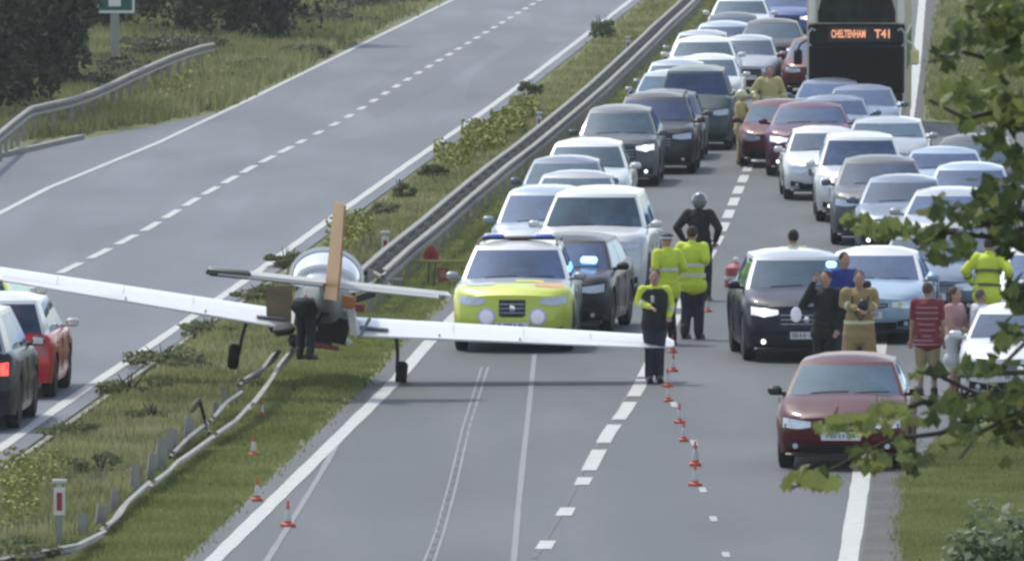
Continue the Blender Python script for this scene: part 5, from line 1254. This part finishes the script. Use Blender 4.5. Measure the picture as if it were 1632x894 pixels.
def near_tree():
    D0 = 62.0; rr_ = random.Random(5); r = np.random.default_rng(55)
    base = Vector((3.55, D0, -.02)); root = empty('sycamore_tree', base); tag(root, 'sycamore tree whose leafy branches hang in from the right in front of the cars', 'tree')
    def L(x, y, d=D0): return WD(x, y, d) - base
    q = MB(); q.tube([(0, 0, 0), (.05, .1, 2.5), (-.02, 0, 5), (.1, .1, 7.5), (.05, 0, 10), (.2, 0, 12.5)], [.22, .18, .16, .13, .09, .04], 12); q.build('trunk', BARK, root)
    # branches: pixel paths (x, y, distance) starting from the trunk side
    br = [[(1850, 560, 62), (1700, 590, 61.5), (1600, 640, 61), (1500, 690, 60.5), (1420, 700, 60), (1330, 745, 60), (1262, 778, 60)],
          [(1560, 655, 61), (1470, 640, 60.5), (1400, 668, 60.2), (1325, 682, 60)],
          [(1850, 300, 62), (1700, 330, 62), (1600, 380, 61.5), (1500, 370, 61), (1420, 372, 61), (1350, 358, 61)],
          [(1600, 380, 61.5), (1540, 330, 61), (1480, 340, 61)],
          [(1850, 120, 62.3), (1700, 90, 62), (1600, 100, 62), (1520, 80, 61.5), (1480, 100, 61)],
          [(1850, 60, 62.3), (1720, 20, 62), (1620, 30, 62), (1540, 10, 61.5)],
          [(1850, 200, 62), (1700, 190, 62), (1600, 175, 61.5), (1540, 190, 61), (1480, 160, 61)],
          [(1850, 440, 62), (1700, 430, 62), (1640, 440, 61.5), (1615, 480, 61)],
          [(1850, 650, 62), (1700, 640, 61), (1620, 660, 60.5), (1560, 690, 60.5), (1530, 730, 60)],
          [(1850, 590, 62), (1700, 590, 61), (1600, 595, 60.5), (1530, 600, 60.5)],
          [(1850, 720, 62), (1700, 660, 61), (1600, 650, 60.5), (1500, 600, 60.5), (1462, 592, 60)],
          [(1850, 480, 62), (1720, 500, 62), (1640, 540, 61.5), (1580, 600, 61)]]
    for pth in br:
        P = [L(*p) for p in pth]; n = len(P); P = [Vector((P[0].x * .2, P[0].y * .2, P[0].z - .5))] + P
        q = MB(); q.tube(P, [.04] + [.017 * (1 - i / n) + .003 for i in range(n)], 6); q.build('branch', BARK, root)
    # clusters of leaves: (x, y, rx, ry, count, size, depth)
    cl = [(1300, 768, 42, 12, 34, .125, 60), (1385, 735, 34, 14, 24, .125, 60), (1360, 680, 44, 12, 36, .12, 60), (1420, 662, 32, 14, 28, .12, 60), (1445, 720, 24, 24, 18, .12, 60), (1500, 655, 40, 22, 16, .12, 60.4), (1462, 600, 20, 10, 6, .11, 60),
          (1570, 660, 50, 24, 70, .12, 60.6), (1615, 640, 30, 24, 46, .12, 61), (1565, 590, 42, 12, 30, .12, 60.5), (1540, 700, 24, 22, 16, .11, 60.3), (1610, 700, 22, 24, 22, .12, 61),
          (1400, 372, 36, 12, 26, .12, 61), (1365, 352, 18, 8, 10, .11, 61), (1480, 378, 34, 16, 30, .12, 61), (1530, 350, 34, 18, 34, .12, 61), (1590, 330, 34, 30, 60, .13, 61.5), (1606, 380, 22, 24, 40, .13, 61.5), (1535, 400, 20, 16, 14, .12, 61), (1500, 330, 24, 14, 12, .11, 61),
          (1622, 480, 12, 30, 24, .12, 61.3), (1605, 540, 22, 24, 22, .12, 61), (1505, 415, 18, 10, 6, .11, 61),
          (1600, 30, 36, 34, 90, .13, 62), (1540, 60, 30, 26, 36, .13, 61.6), (1600, 100, 36, 26, 70, .13, 62), (1510, 95, 22, 14, 12, .12, 61.2), (1560, 150, 34, 22, 44, .13, 61.5), (1610, 180, 28, 26, 48, .13, 61.5), (1510, 160, 20, 14, 12, .12, 61), (1580, 230, 24, 18, 22, .12, 61.5), (1545, 205, 22, 12, 12, .12, 61), (1620, 250, 20, 20, 20, .12, 61.5), (1570, 5, 40, 14, 30, .13, 62),
          (1700, 300, 50, 260, 260, .13, 62), (1690, 620, 40, 60, 60, .13, 61.5)]
    items = []
    for x, y, rx, ry, n, s, d in cl:
        for _ in range(n):
            px, py = rr_.gauss(x, rx * .55), rr_.gauss(y, ry * .55)
            loc = L(px, py, d + rr_.gauss(0, .45)); sz = s * rr_.uniform(.7, 1.25) * .98
            rot = Matrix.Rotation(rr_.uniform(-PI, PI), 4, 'Z') @ Matrix.Rotation(R(rr_.gauss(48, 30)), 4, 'X') @ Matrix.Rotation(R(rr_.gauss(0, 25)), 4, 'Y')
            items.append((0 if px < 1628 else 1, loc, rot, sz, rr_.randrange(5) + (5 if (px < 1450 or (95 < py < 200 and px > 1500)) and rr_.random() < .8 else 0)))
    items.sort(key=lambda t: (t[0], t[4] < 5, -t[3])); V = []; Fc = []; Mi = []
    for i, (o_, loc, rot, sz, k) in enumerate(items):
        M = Matrix.Translation(loc) @ rot @ Matrix.Scale(sz, 4)
        if i < 300:
            o = bpy.data.objects.new('leaf', LV[k][0]); col.objects.link(o); o.parent = root; o.matrix_local = M
        else:
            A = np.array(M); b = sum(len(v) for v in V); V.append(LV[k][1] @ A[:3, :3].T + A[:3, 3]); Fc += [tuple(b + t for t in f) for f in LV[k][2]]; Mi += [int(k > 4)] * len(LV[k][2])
    # the rest of the crown, out of frame to the right and above
    for _ in range(1500):
        a = rr_.uniform(0, 6.28); rad = rr_.uniform(.6, 2.4); z = rr_.uniform(6.2, 13.5); p = Vector((.9 + rad * math.cos(a) * .9, rad * math.sin(a), z))
        w = base + p
        if abs(w.x) < (1640 - CX) / F_PX * w.y: continue
        M = np.array(Matrix.Translation(p) @ Matrix.Rotation(a, 4, 'Z') @ Matrix.Rotation(R(rr_.gauss(50, 25)), 4, 'X') @ Matrix.Scale(.13, 4)); k = rr_.randrange(5)
        b = sum(len(v) for v in V) if _ % 1 == 0 else 0; V.append(LV[k][1] @ M[:3, :3].T + M[:3, 3]); Fc += [tuple(b + t for t in f) for f in LV[k][2]]
    me = bpy.data.meshes.new('foliage'); me.from_pydata(np.concatenate(V).tolist(), [], Fc); me.materials.append(MAPLE); me.materials.append(MAPLE_SUNLIT)
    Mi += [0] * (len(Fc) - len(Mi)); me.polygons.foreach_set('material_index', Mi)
    o = link('foliage', me, root); o['kind'] = 'stuff'
near_tree()
# leafy shrub at the bottom right, rising from the verge close to the camera
SHL = leaf_mat('shrub_leaves', [(0.25, (0.10, 0.15, 0.07)), (0.5, (0.18, 0.23, 0.12)), (0.78, (0.30, 0.33, 0.20))], 1.8, .5, .3)
def near_shrub():
    r = np.random.default_rng(3); D0 = 118.0; top = WD(1555, 846, D0); root = empty('elder_shrub', Vector((top.x, D0, -.02))); tag(root, 'pale green leafy shrub in the bottom right corner', 'shrub')
    V = leaf_cloud((0.15, 0, top.z * .5 + .03), (.72, .7, top.z * .52 + .03), 9000, .055, r, .6, .8); np_mesh('foliage', V, 4, SHL, root)
    q = MB()
    for k in range(9):
        a = k * .7; q.tube([(0, 0, 0), (math.cos(a) * .25, math.sin(a) * .25, top.z * .5), (math.cos(a) * .55, math.sin(a) * .5, top.z * .9)], [.03, .02, .008], 6)
    q.build('stem', BARK, root)
near_shrub()

# ------------------------------------------------------------------ people
SKIN = mat('skin', (.42, .24, .17), .55, var=.1); SKIN2 = mat('skin_tanned', (.30, .16, .11), .55, var=.1)
def cloth(n, c, v=.18): return mat('cloth_' + n, c, .85, var=v, scale=9, bump=.25, bscale=25)
HIVIS = mat('cloth_hi_vis_yellow', (.62, .72, .045), .7, var=.12, scale=7, bump=.25, bscale=20)
REFL = mat('reflective_tape', (.62, .63, .62), .35, .2, var=.1)
def blend(mb, name, vox, m, parent, smooth=4):
    """fuse overlapping shapes into one continuous skin"""
    me = bpy.data.meshes.new('tmp'); me.from_pydata(mb.v, [], mb.f); bm = bmesh.new(); bm.from_mesh(me); bmesh.ops.recalc_face_normals(bm, faces=bm.faces); bm.to_mesh(me); bm.free()
    o = bpy.data.objects.new('tmp', me); col.objects.link(o)
    md = o.modifiers.new('r', 'REMESH'); md.mode = 'VOXEL'; md.voxel_size = vox; md.use_smooth_shade = True
    ms = o.modifiers.new('s', 'SMOOTH'); ms.factor = .5; ms.iterations = smooth
    dg = bpy.context.evaluated_depsgraph_get(); nm = bpy.data.meshes.new_from_object(o.evaluated_get(dg)); nm.name = name
    bpy.data.objects.remove(o); bpy.data.meshes.remove(me)
    nm.materials.clear(); nm.materials.append(m); nm.polygons.foreach_set('use_smooth', [True] * len(nm.polygons))
    return link(name, nm, parent)
def person(label, pos, face, h=1.76, top=None, legs=None, boots=BLACK, skin=SKIN, hair=(0.03, .02, .015), hat=None, lh=(-.26, -.05, .86), rh=(.26, -.05, .86), le=None, re=None,
           bend=0.0, stride=0.0, spread=.10, vest=None, tape=(), legtape=False, sleeve=1.0, shorts=False, long=.84, look=0.0, crouch=0.0, group='people on the carriageway', dress=False, z=0.0, loose=1.0):
    """face: 0 = facing the camera, 180 = facing away. Hands/elbows in body space (x = its left is -x on screen when facing us)"""
    s = h / 1.76; root = empty('person', (pos[0], pos[1], z), R(face)); tag(root, label, 'person', group); root.scale = (s, s, s)
    hipz = .93 - crouch
    Bm = Matrix.Translation((0, 0, hipz)) @ Matrix.Rotation(bend, 4, 'X') @ Matrix.Translation((0, 0, -.93))
    T = lambda v: Bm @ Vector(v)
    if crouch == 0: kn = [(-spread, -.03 - stride * .25, .50), (spread, -.03 + stride * .1, .50)]; an = [(-spread - .01, .02 - stride * .45, .09), (spread + .01, .02 + stride * .4, .09)]
    else: kn = [(-spread - .03, -.34, .46), (spread + .03, -.12, .10 if crouch > .35 else .40)]; an = [(-spread, -.22, .09), (spread, .33, .09)]
    hips = [Vector((-.095, 0, hipz)), Vector((.095, 0, hipz))]; sh = [Vector((-.185, 0, 1.43)), Vector((.185, 0, 1.43))]
    hands = [Vector(lh), Vector(rh)]
    el = []
    for i, sx in enumerate((-1, 1)):
        e = (le, re)[i]
        if e is None:
            m_ = sh[i].lerp(hands[i], .5); d = (hands[i] - sh[i]).length; k = math.sqrt(max(.0, .29 ** 2 - (d / 2) ** 2)); e = m_ + Vector((sx * .45 * k, .8 * k, -.2 * k))
        el.append(Vector(e))
    sh_t = [T(v) for v in sh]; el_t = [T(v) for v in el]; ha_t = [T(v) for v in hands]
    neck = T((0, .01, 1.47)); headc = T((0, -.015, 1.635)); HM = Matrix.Rotation(R(look), 3, 'Z') @ Bm.to_3x3()
    # body, one continuous surface
    q = MB()
    tor = [((0, 0, .86), (.155, .11)), ((0, 0, .98), (.15, .105)), ((0, -.005, 1.12), (.135, .10)), ((0, 0, 1.28), (.165, .115)), ((0, .005, 1.40), (.17, .10)), ((0, .01, 1.46), (.10, .07))]
    def torso(mb, grow, z0=.80, z1=1.5):
        P = [(T(c), (r[0] + grow, r[1] + grow)) for c, r in tor if z0 <= c[2] <= z1]; n = 16; vs = []; fs = []; M3 = Bm.to_3x3()
        for p, r in P:
            for k in range(n): a = 2 * PI * k / n; vs.append(p + M3 @ Vector((r[0] * math.cos(a), r[1] * math.sin(a), 0)))
        for i in range(len(P) - 1):
            for k in range(n): k2 = (k + 1) % n; fs.append((i * n + k, i * n + k2, (i + 1) * n + k2, (i + 1) * n + k))
        fs += [tuple(range(n)), tuple(range((len(P) - 1) * n, len(P) * n))]; mb.add(vs, fs)
    torso(q, 0)
    q.capsule(neck - Vector((0, 0, .03)), .056, headc - Vector((0, 0, .06)), .052)
    q.ball(headc, (.076, .096, .115), 14, M=HM); q.ball(headc + HM @ Vector((0, -.03, -.06)), (.052, .06, .062), 10, M=HM)
    q.ball(headc + HM @ Vector((0, -.098, -.018)), (.014, .022, .024), 8, M=HM)
    for sx in (-1, 1): q.ball(headc + HM @ Vector((sx * .077, .01, -.01)), (.012, .022, .032), 8, M=HM)
    for i in (0, 1):
        q.capsule(sh_t[i], .062, el_t[i], .045); q.capsule(el_t[i], .043, ha_t[i], .030)
        q.capsule(hips[i], .095, kn[i], .062); q.capsule(kn[i], .060, an[i], .042); q.capsule(an[i], .045, Vector(an[i]) + Vector((0, -.15, -.045)), .035)
        # hand: palm, four unequal fingers slightly curled, thumb from the side
        d = (ha_t[i] - el_t[i]).normalized(); sd = d.cross(Vector((0, 1, 0)) if abs(d.y) < .8 else Vector((0, 0, 1))).normalized(); fw = d.cross(sd).normalized()
        p0 = ha_t[i] + d * .03; p1 = ha_t[i] + d * .085
        for k in (-1, 0, 1): q.capsule(p0 + sd * k * .018, .019, p1 + sd * k * .024, .016, 8)
        for k, ln in ((-1.5, .055), (-.5, .068), (.5, .072), (1.5, .062)):
            b = p1 + sd * k * .021; m_ = b + d * ln * .55 + fw * .008; q.capsule(b, .0095, m_, .0088, 6); q.capsule(m_, .0088, m_ + d * ln * .35 + fw * .025, .0078, 6)
        tb = p0 + sd * .03 * (1 if i else -1); tm = tb + d * .03 + sd * (.028 if i else -.028) + fw * .015; q.capsule(tb, .012, tm, .0105, 6); q.capsule(tm, .0105, tm + d * .03 + fw * .01, .009, 6)
    body = blend(q, 'body', .0105, skin, root, 3)
    for sx in (-1, 1):
        e = MB(); e.ball(headc + HM @ Vector((sx * .030, -.088, .012)), (.011, .007, .007), 8, M=HM); e.build('eye', mat('eye_dark', (.03, .025, .02), .3), body)
    e = MB(); e.ball(headc + HM @ Vector((0, -.089, -.062)), (.022, .008, .006), 8, M=HM); e.build('mouth', mat('lips', (.28, .10, .09), .5), body)
    # clothes
    if top is not None:
        j = MB(); g_ = .022 * loose; torso(j, g_, .97 if long > .86 else .80)
        if long <= .86: j.capsule(T((-.07, 0, long)), .14 + g_, T((.07, 0, long)), .125 + g_); j.capsule(T((-.07, 0, 1.09)), .098 + g_, T((.07, 0, 1.09)), .098 + g_); j.capsule(T((-.075, 0, .96)), .112 + g_, T((.075, 0, .96)), .118 + g_)
        j.capsule(T((-.12, .01, 1.44)), .07, T((.12, .01, 1.44)), .07)
        for i in (0, 1):
            j.capsule(sh_t[i], .078 * loose ** .5, el_t[i] if sleeve >= .5 else sh_t[i].lerp(el_t[i], sleeve * 2), .060 * loose ** .5)
            if sleeve > .5: j.capsule(el_t[i], .058 * loose ** .5, el_t[i].lerp(ha_t[i], .92 * (sleeve - .5) * 2), .044 * loose ** .5)
        if sleeve > .5: j.capsule(neck + Vector((0, 0, -.03)), .074, neck + Vector((0, 0, .02)), .068)
        jo = blend(j, 'jacket' if sleeve > .5 else 'shirt', .0145, top, root)
        M3 = Bm.to_3x3()
        for zt_, m_ in tape:
            rx = np.interp(zt_, [.86, .98, 1.12, 1.28, 1.40], [.185, .180, .165, .165, .17]) + g_ + .010; ry = np.interp(zt_, [.86, 1.28, 1.4], [.11, .115, .1]) + g_ + .012
            if zt_ < .95: rx += .02; ry += .02
            t_ = MB(); n = 22; vs = []
            for dz in (-.026, .026):
                for k in range(n): a = 2 * PI * k / n; vs.append(T((0, 0, zt_ + dz)) + M3 @ Vector((rx * math.cos(a), ry * math.sin(a), 0)))
            t_.add(vs, [(k, (k + 1) % n, n + (k + 1) % n, n + k) for k in range(n)]); t_.build('reflective_band', m_, jo)
        if tape:
            for i in (0, 1):
                a = el_t[i]; b = ha_t[i]; t_ = MB(); t_.tube([a.lerp(b, .35), a.lerp(b, .50)], .060 * loose ** .5, 12); t_.build('reflective_band', tape[0][1], jo)
        if vest:
            v_ = MB(); torso(v_, .055, .86); v_.capsule(T((-.06, 0, .90)), .160, T((.06, 0, .90)), .160); vo = blend(v_, 'vest', .016, vest, root)
    if legs is not None:
        l = MB(); l.capsule(hips[0], .118, hips[1], .118)
        for i in (0, 1):
            l.capsule(hips[i], .112 * loose ** .4, kn[i], .080 * loose ** .5)
            if not shorts: l.capsule(kn[i], .078 * loose ** .5, Vector(an[i]) + Vector((0, 0, .03)), .066 * loose ** .5)
        if dress: l.capsule(Vector((-.06, 0, .62)), .15, Vector((.06, 0, .62)), .15)
        lo = blend(l, 'shorts' if shorts else 'trousers', .0145, legs, root)
        if legtape:
            for i in (0, 1):
                t_ = MB(); a = Vector(kn[i]); b = Vector(an[i]); t_.tube([a.lerp(b, .42), a.lerp(b, .66)], .082, 12); t_.build('reflective_band', mat('lime_tape', (.62, .62, .40), .4), lo)
    for i in (0, 1):
        b = MB(); a = Vector(an[i]); b.capsule(a + Vector((0, .02, .10 if not shorts else .0)), .062, a + Vector((0, .02, -.03)), .056); b.capsule(a + Vector((0, .01, -.035)), .05, a + Vector((0, -.17, -.04)), .042)
        b.box(a + Vector((0, -.07, -.078)), (.1, .30, .022), bev=.008); b.build('boot' if not shorts else 'shoe', boots, root)
    # head wear
    if hat is None or hat == 'bald_hair':
        c_ = MB(); c_.ball(headc + HM @ Vector((0, .022, .028)), (.086, .092, .105), 14, M=HM); blend_m = mat('hair_%d' % int(hair[0] * 1000), hair, .8, var=.3, scale=30)
        co = c_.build('hair', blend_m, body)
    elif hat == 'helmet':
        c_ = MB(); c_.ball(headc + HM @ Vector((0, .012, .045)), (.125, .15, .125), 16, M=HM); c_.tube([headc + HM @ Vector((.15 * math.cos(a), -.01 + .185 * math.sin(a), .02)) for a in [2 * PI * k / 18 for k in range(19)]], (.012, .02), 6, cap=False)
        co = c_.build('fire_helmet', mat('helmet_cream', (.62, .56, .32), .35, coat=.5), body)
    elif hat == 'moto':
        c_ = MB(); c_.ball(headc + HM @ Vector((0, .0, .01)), (.128, .145, .145), 16, M=HM); co = c_.build('helmet', mat('helmet_grey', (.14, .145, .15), .3, coat=.8), body)
        c_ = MB(); c_.ball(headc + HM @ Vector((0, -.045, .0)), (.112, .108, .062), 14, M=HM); c_.build('visor', BLACK, co)
    elif hat == 'cap':
        c_ = MB(); c_.ball(headc + HM @ Vector((0, .01, .06)), (.105, .12, .065), 14, M=HM); c_.ball(headc + HM @ Vector((0, -.10, .035)), (.08, .07, .012), 12, M=HM); co = c_.build('cap', mat('cap_black', (.03, .03, .035), .7), body)
        c_ = MB(); c_.tube([headc + HM @ Vector((.102 * math.cos(a), .01 + .118 * math.sin(a), .045)) for a in [2 * PI * k / 18 for k in range(19)]], (.008, .018), 6, cap=False); c_.build('cap_band', REFL, co)
    elif hat == 'long':
        c_ = MB(); c_.ball(headc + HM @ Vector((0, .022, .025)), (.088, .096, .108), 14, M=HM); c_.ball(headc + HM @ Vector((0, .07, -.10)), (.075, .045, .14), 12, M=HM); c_.build('hair', mat('hair_long', hair, .8, var=.3, scale=30), body)
    return root, ha_t, body
NAVY = cloth('navy', (.022, .026, .045)); BLK = cloth('black', (.014, .015, .016)); FTAN = cloth('fire_tan', (.33, .235, .10)); FYEL = cloth('fire_yellow_tan', (.52, .42, .17)); DGR = cloth('near_black_green', (.012, .016, .012))
VEST = cloth('stab_vest', (.016, .018, .018)); LTAPE = mat('fire_kit_tape', (.60, .62, .36), .4, var=.1)
def at(x, yb): p = W(x, yb); return (p.x, p.y)
HV = ((1.0, REFL), (1.16, REFL))
p_, hh, bd = person('hi-vis officer with a black vest at the wing tip, head bowed', at(1043, 610), 8, 1.70, HIVIS, NAVY, vest=VEST, hair=(.10, .05, .03), lh=(-.10, -.24, 1.18), rh=(.20, -.16, 1.02), spread=.07, tape=((1.30, REFL),), look=-15, loose=1.2, long=1.0)
q = MB(); q.box((-.06, -.185, 1.30), (.05, .05, .11), bev=.01); q.build('radio', mat('pale_radio', (.5, .5, .48), .5), p_)
person('back-turned hi-vis officer with dark trousers, tallest of the pair in yellow jackets', at(1103, 540), 160, 1.80, HIVIS, NAVY, hair=(.05, .03, .02), lh=(-.12, -.22, 1.16), rh=(.22, -.14, 1.0), spread=.09, tape=HV, stride=.1, loose=1.4)
person('hi-vis officer in a peaked cap beside the bonnet of the white off-roader', at(1063, 548), -150, 1.76, HIVIS, BLK, hat='cap', lh=(-.2, -.2, 1.05), rh=(.15, -.2, 1.1), tape=((1.18, REFL),), spread=.08, loose=1.25)
person('person in black leathers and a grey crash helmet standing by the dashed line', at(1114, 478), 165, 1.80, BLK, BLK, hat='moto', lh=(-.27, -.04, .98), rh=(.27, -.04, .98), le=(-.36, .08, 1.2), re=(.36, .08, 1.2), spread=.13, loose=1.35)
p_, hh, bd = person('man in dark clothes with a phone at his ear before the dark blue off-roader', at(1316, 622), -25, 1.77, DGR, DGR, hair=(.06, .035, .02), skin=SKIN, lh=(-.13, -.13, 1.60), rh=(.22, -.08, .90), le=(-.30, -.16, 1.26), spread=.09, loose=1.25)
q = MB(); q.box((-.12, -.10, 1.66), (.02, .07, .14), bev=.006); q.build('phone', BLACK, p_)
p_, hh, bd = person('firefighter in tan kit with hands at the chest, near the dark blue off-roader', at(1369, 626), 4, 1.80, FTAN, FTAN, hair=(.07, .045, .03), lh=(-.05, -.26, 1.22), rh=(.09, -.26, 1.20), tape=((1.02, LTAPE),), legtape=True, spread=.17, loose=1.55, long=.82)
q = MB(); q.ball((.03, -.29, 1.27), (.085, .06, .095), 12); q.build('breathing_mask', BLACK, p_)
q = MB(); q.tube([(-.12, -.16, 1.40), (-.10, -.17, 1.2), (.0, -.22, 1.05), (.1, -.17, 1.2), (.12, -.16, 1.40)], .016, 6); q.build('harness_strap', BLACK, p_)
STR = cloth('maroon_striped', (.20, .035, .045)); STW = mat('shirt_stripe', (.42, .24, .24), .8)
p_, hh, bd = person('man in a maroon striped shirt and pale shorts seen from behind', at(1478, 630), 172, 1.66, STR, cloth('khaki_shorts', (.34, .29, .15)), boots=mat('shoe_dark', (.04, .035, .03), .6), hair=(.09, .06, .04), sleeve=.36, shorts=True, tape=(), spread=.10, loose=1.35, long=.84)
for z_ in (.80, .86): t_ = MB(); n = 22; vs = [(.232 * math.cos(2 * PI * k / n), .178 * math.sin(2 * PI * k / n), z_ + dz) for dz in (-.011, .011) for k in range(n)]; t_.add(vs, [(k, (k + 1) % n, n + (k + 1) % n, n + k) for k in range(n)]); t_.build('shirt_stripe', STW, p_)
for z_ in (.93, 1.02, 1.11, 1.20, 1.29, 1.37):
    rx = np.interp(z_, [.86, .98, 1.12, 1.28, 1.40], [.155, .15, .135, .165, .17]) + .04; ry = np.interp(z_, [.86, 1.28, 1.4], [.11, .115, .1]) + .04
    t_ = MB(); n = 22; vs = [(rx * math.cos(2 * PI * k / n), ry * math.sin(2 * PI * k / n), z_ + dz) for dz in (-.011, .011) for k in range(n)]; t_.add(vs, [(k, (k + 1) % n, n + (k + 1) % n, n + k) for k in range(n)]); t_.build('shirt_stripe', STW, p_)
PINK = cloth('pink_top', (.50, .27, .25))
person('woman in a pink top and white skirt beside the striped shirt man', at(1521, 636), 60, 1.64, PINK, cloth('white_skirt', (.55, .56, .55)), boots=mat('shoe_dark', (.04, .035, .03), .6), hat='long', hair=(.08, .045, .03), sleeve=.28, shorts=True, dress=True, long=1.0, lh=(-.12, -.36, 1.05), rh=(.15, -.34, 1.02), le=(-.24, -.1, 1.14), re=(.25, -.08, 1.14), spread=.08)
p_, hh, bd = person('person in a white top with a dark bag, half hidden by leaves at the right', at(1562, 622), 120, 1.50, cloth('white_top', (.55, .56, .58)), DGR, hair=(.12, .10, .08), sleeve=.5, spread=.1)
q = MB(); q.ball((-.24, -.05, 1.06), (.10, .16, .19), 12); q.build('shoulder_bag', BLK, p_)
person('hi-vis officer bent forward behind the leaves at the right edge', at(1573, 560), 165, 1.80, HIVIS, NAVY, hair=(.05, .04, .03), lh=(-.30, -.18, 1.12), rh=(.30, -.18, 1.10), tape=((1.0, mat('dark_tape', (.12, .14, .04), .5)), (1.22, mat('dark_tape', (.12, .14, .04), .5))), bend=R(12), loose=1.5)
person('dark haired person in a pale yellow top standing behind the dark blue off-roader', at(1264, 549), 200, 1.82, cloth('pale_yellow', (.55, .56, .30)), NAVY, hair=(.02, .015, .012))
person('slim person in royal blue between the dark blue off-roader and the police car', at(1345, 583), 30, 1.74, cloth('royal_blue', (.02, .04, .20)), NAVY, hair=(.05, .035, .03))
p_, hh, bd = person('firefighter in tan kit standing behind the maroon hatchback, far up the road', at(1226, 236), 10, 1.86, FYEL, FYEL, hair=(.10, .06, .04), lh=(-.34, -.2, 1.06), rh=(.30, -.16, .98), tape=((.92, LTAPE), (1.08, LTAPE)), spread=.14, loose=2.0, long=.82)
person('firefighter in a cream helmet standing at the corner of the dark green van', at(1181, 262), 78, 1.60, FYEL, FYEL, hat='helmet', lh=(-.22, -.36, 1.0), rh=(.2, -.36, 1.05), tape=((.95, LTAPE), (1.12, LTAPE)), loose=1.8, legtape=True)
pz = W(490, 572, 0); bp_ = WD(487, 573, 187.4)
person('rescuer in dark clothes bending over the aircraft tail above the crushed barrier', (bp_.x, bp_.y), 146, 1.5, BLK, BLK, hair=(.06, .03, .02), bend=R(88), lh=(-.16, -.34, 1.02), rh=(.18, -.32, 1.0), le=(-.25, -.12, 1.2), re=(.25, -.12, 1.2), spread=.10, z=bp_.z, loose=1.3)

# ------------------------------------------------------------------ thin summer haze, one closed box round the scene and the camera
q = MB(); q.box((0, 2000, 10.0), (4000, 4200, 22.0)); hz = q.build('haze', [], None, smooth=False, fix=True)
hm = bpy.data.materials.new('haze_air'); hm.use_nodes = True; nt = hm.node_tree
for n in list(nt.nodes): nt.nodes.remove(n)
ou = nt.nodes.new('ShaderNodeOutputMaterial'); pv = nt.nodes.new('ShaderNodeVolumePrincipled')
pv.inputs['Color'].default_value = (0.93, 0.95, 0.97, 1); pv.inputs['Density'].default_value = 0.00011; pv.inputs['Anisotropy'].default_value = 0.3
nt.links.new(pv.outputs[0], ou.inputs['Volume']); hz.data.materials.append(hm); tag(hz, kind='stuff')
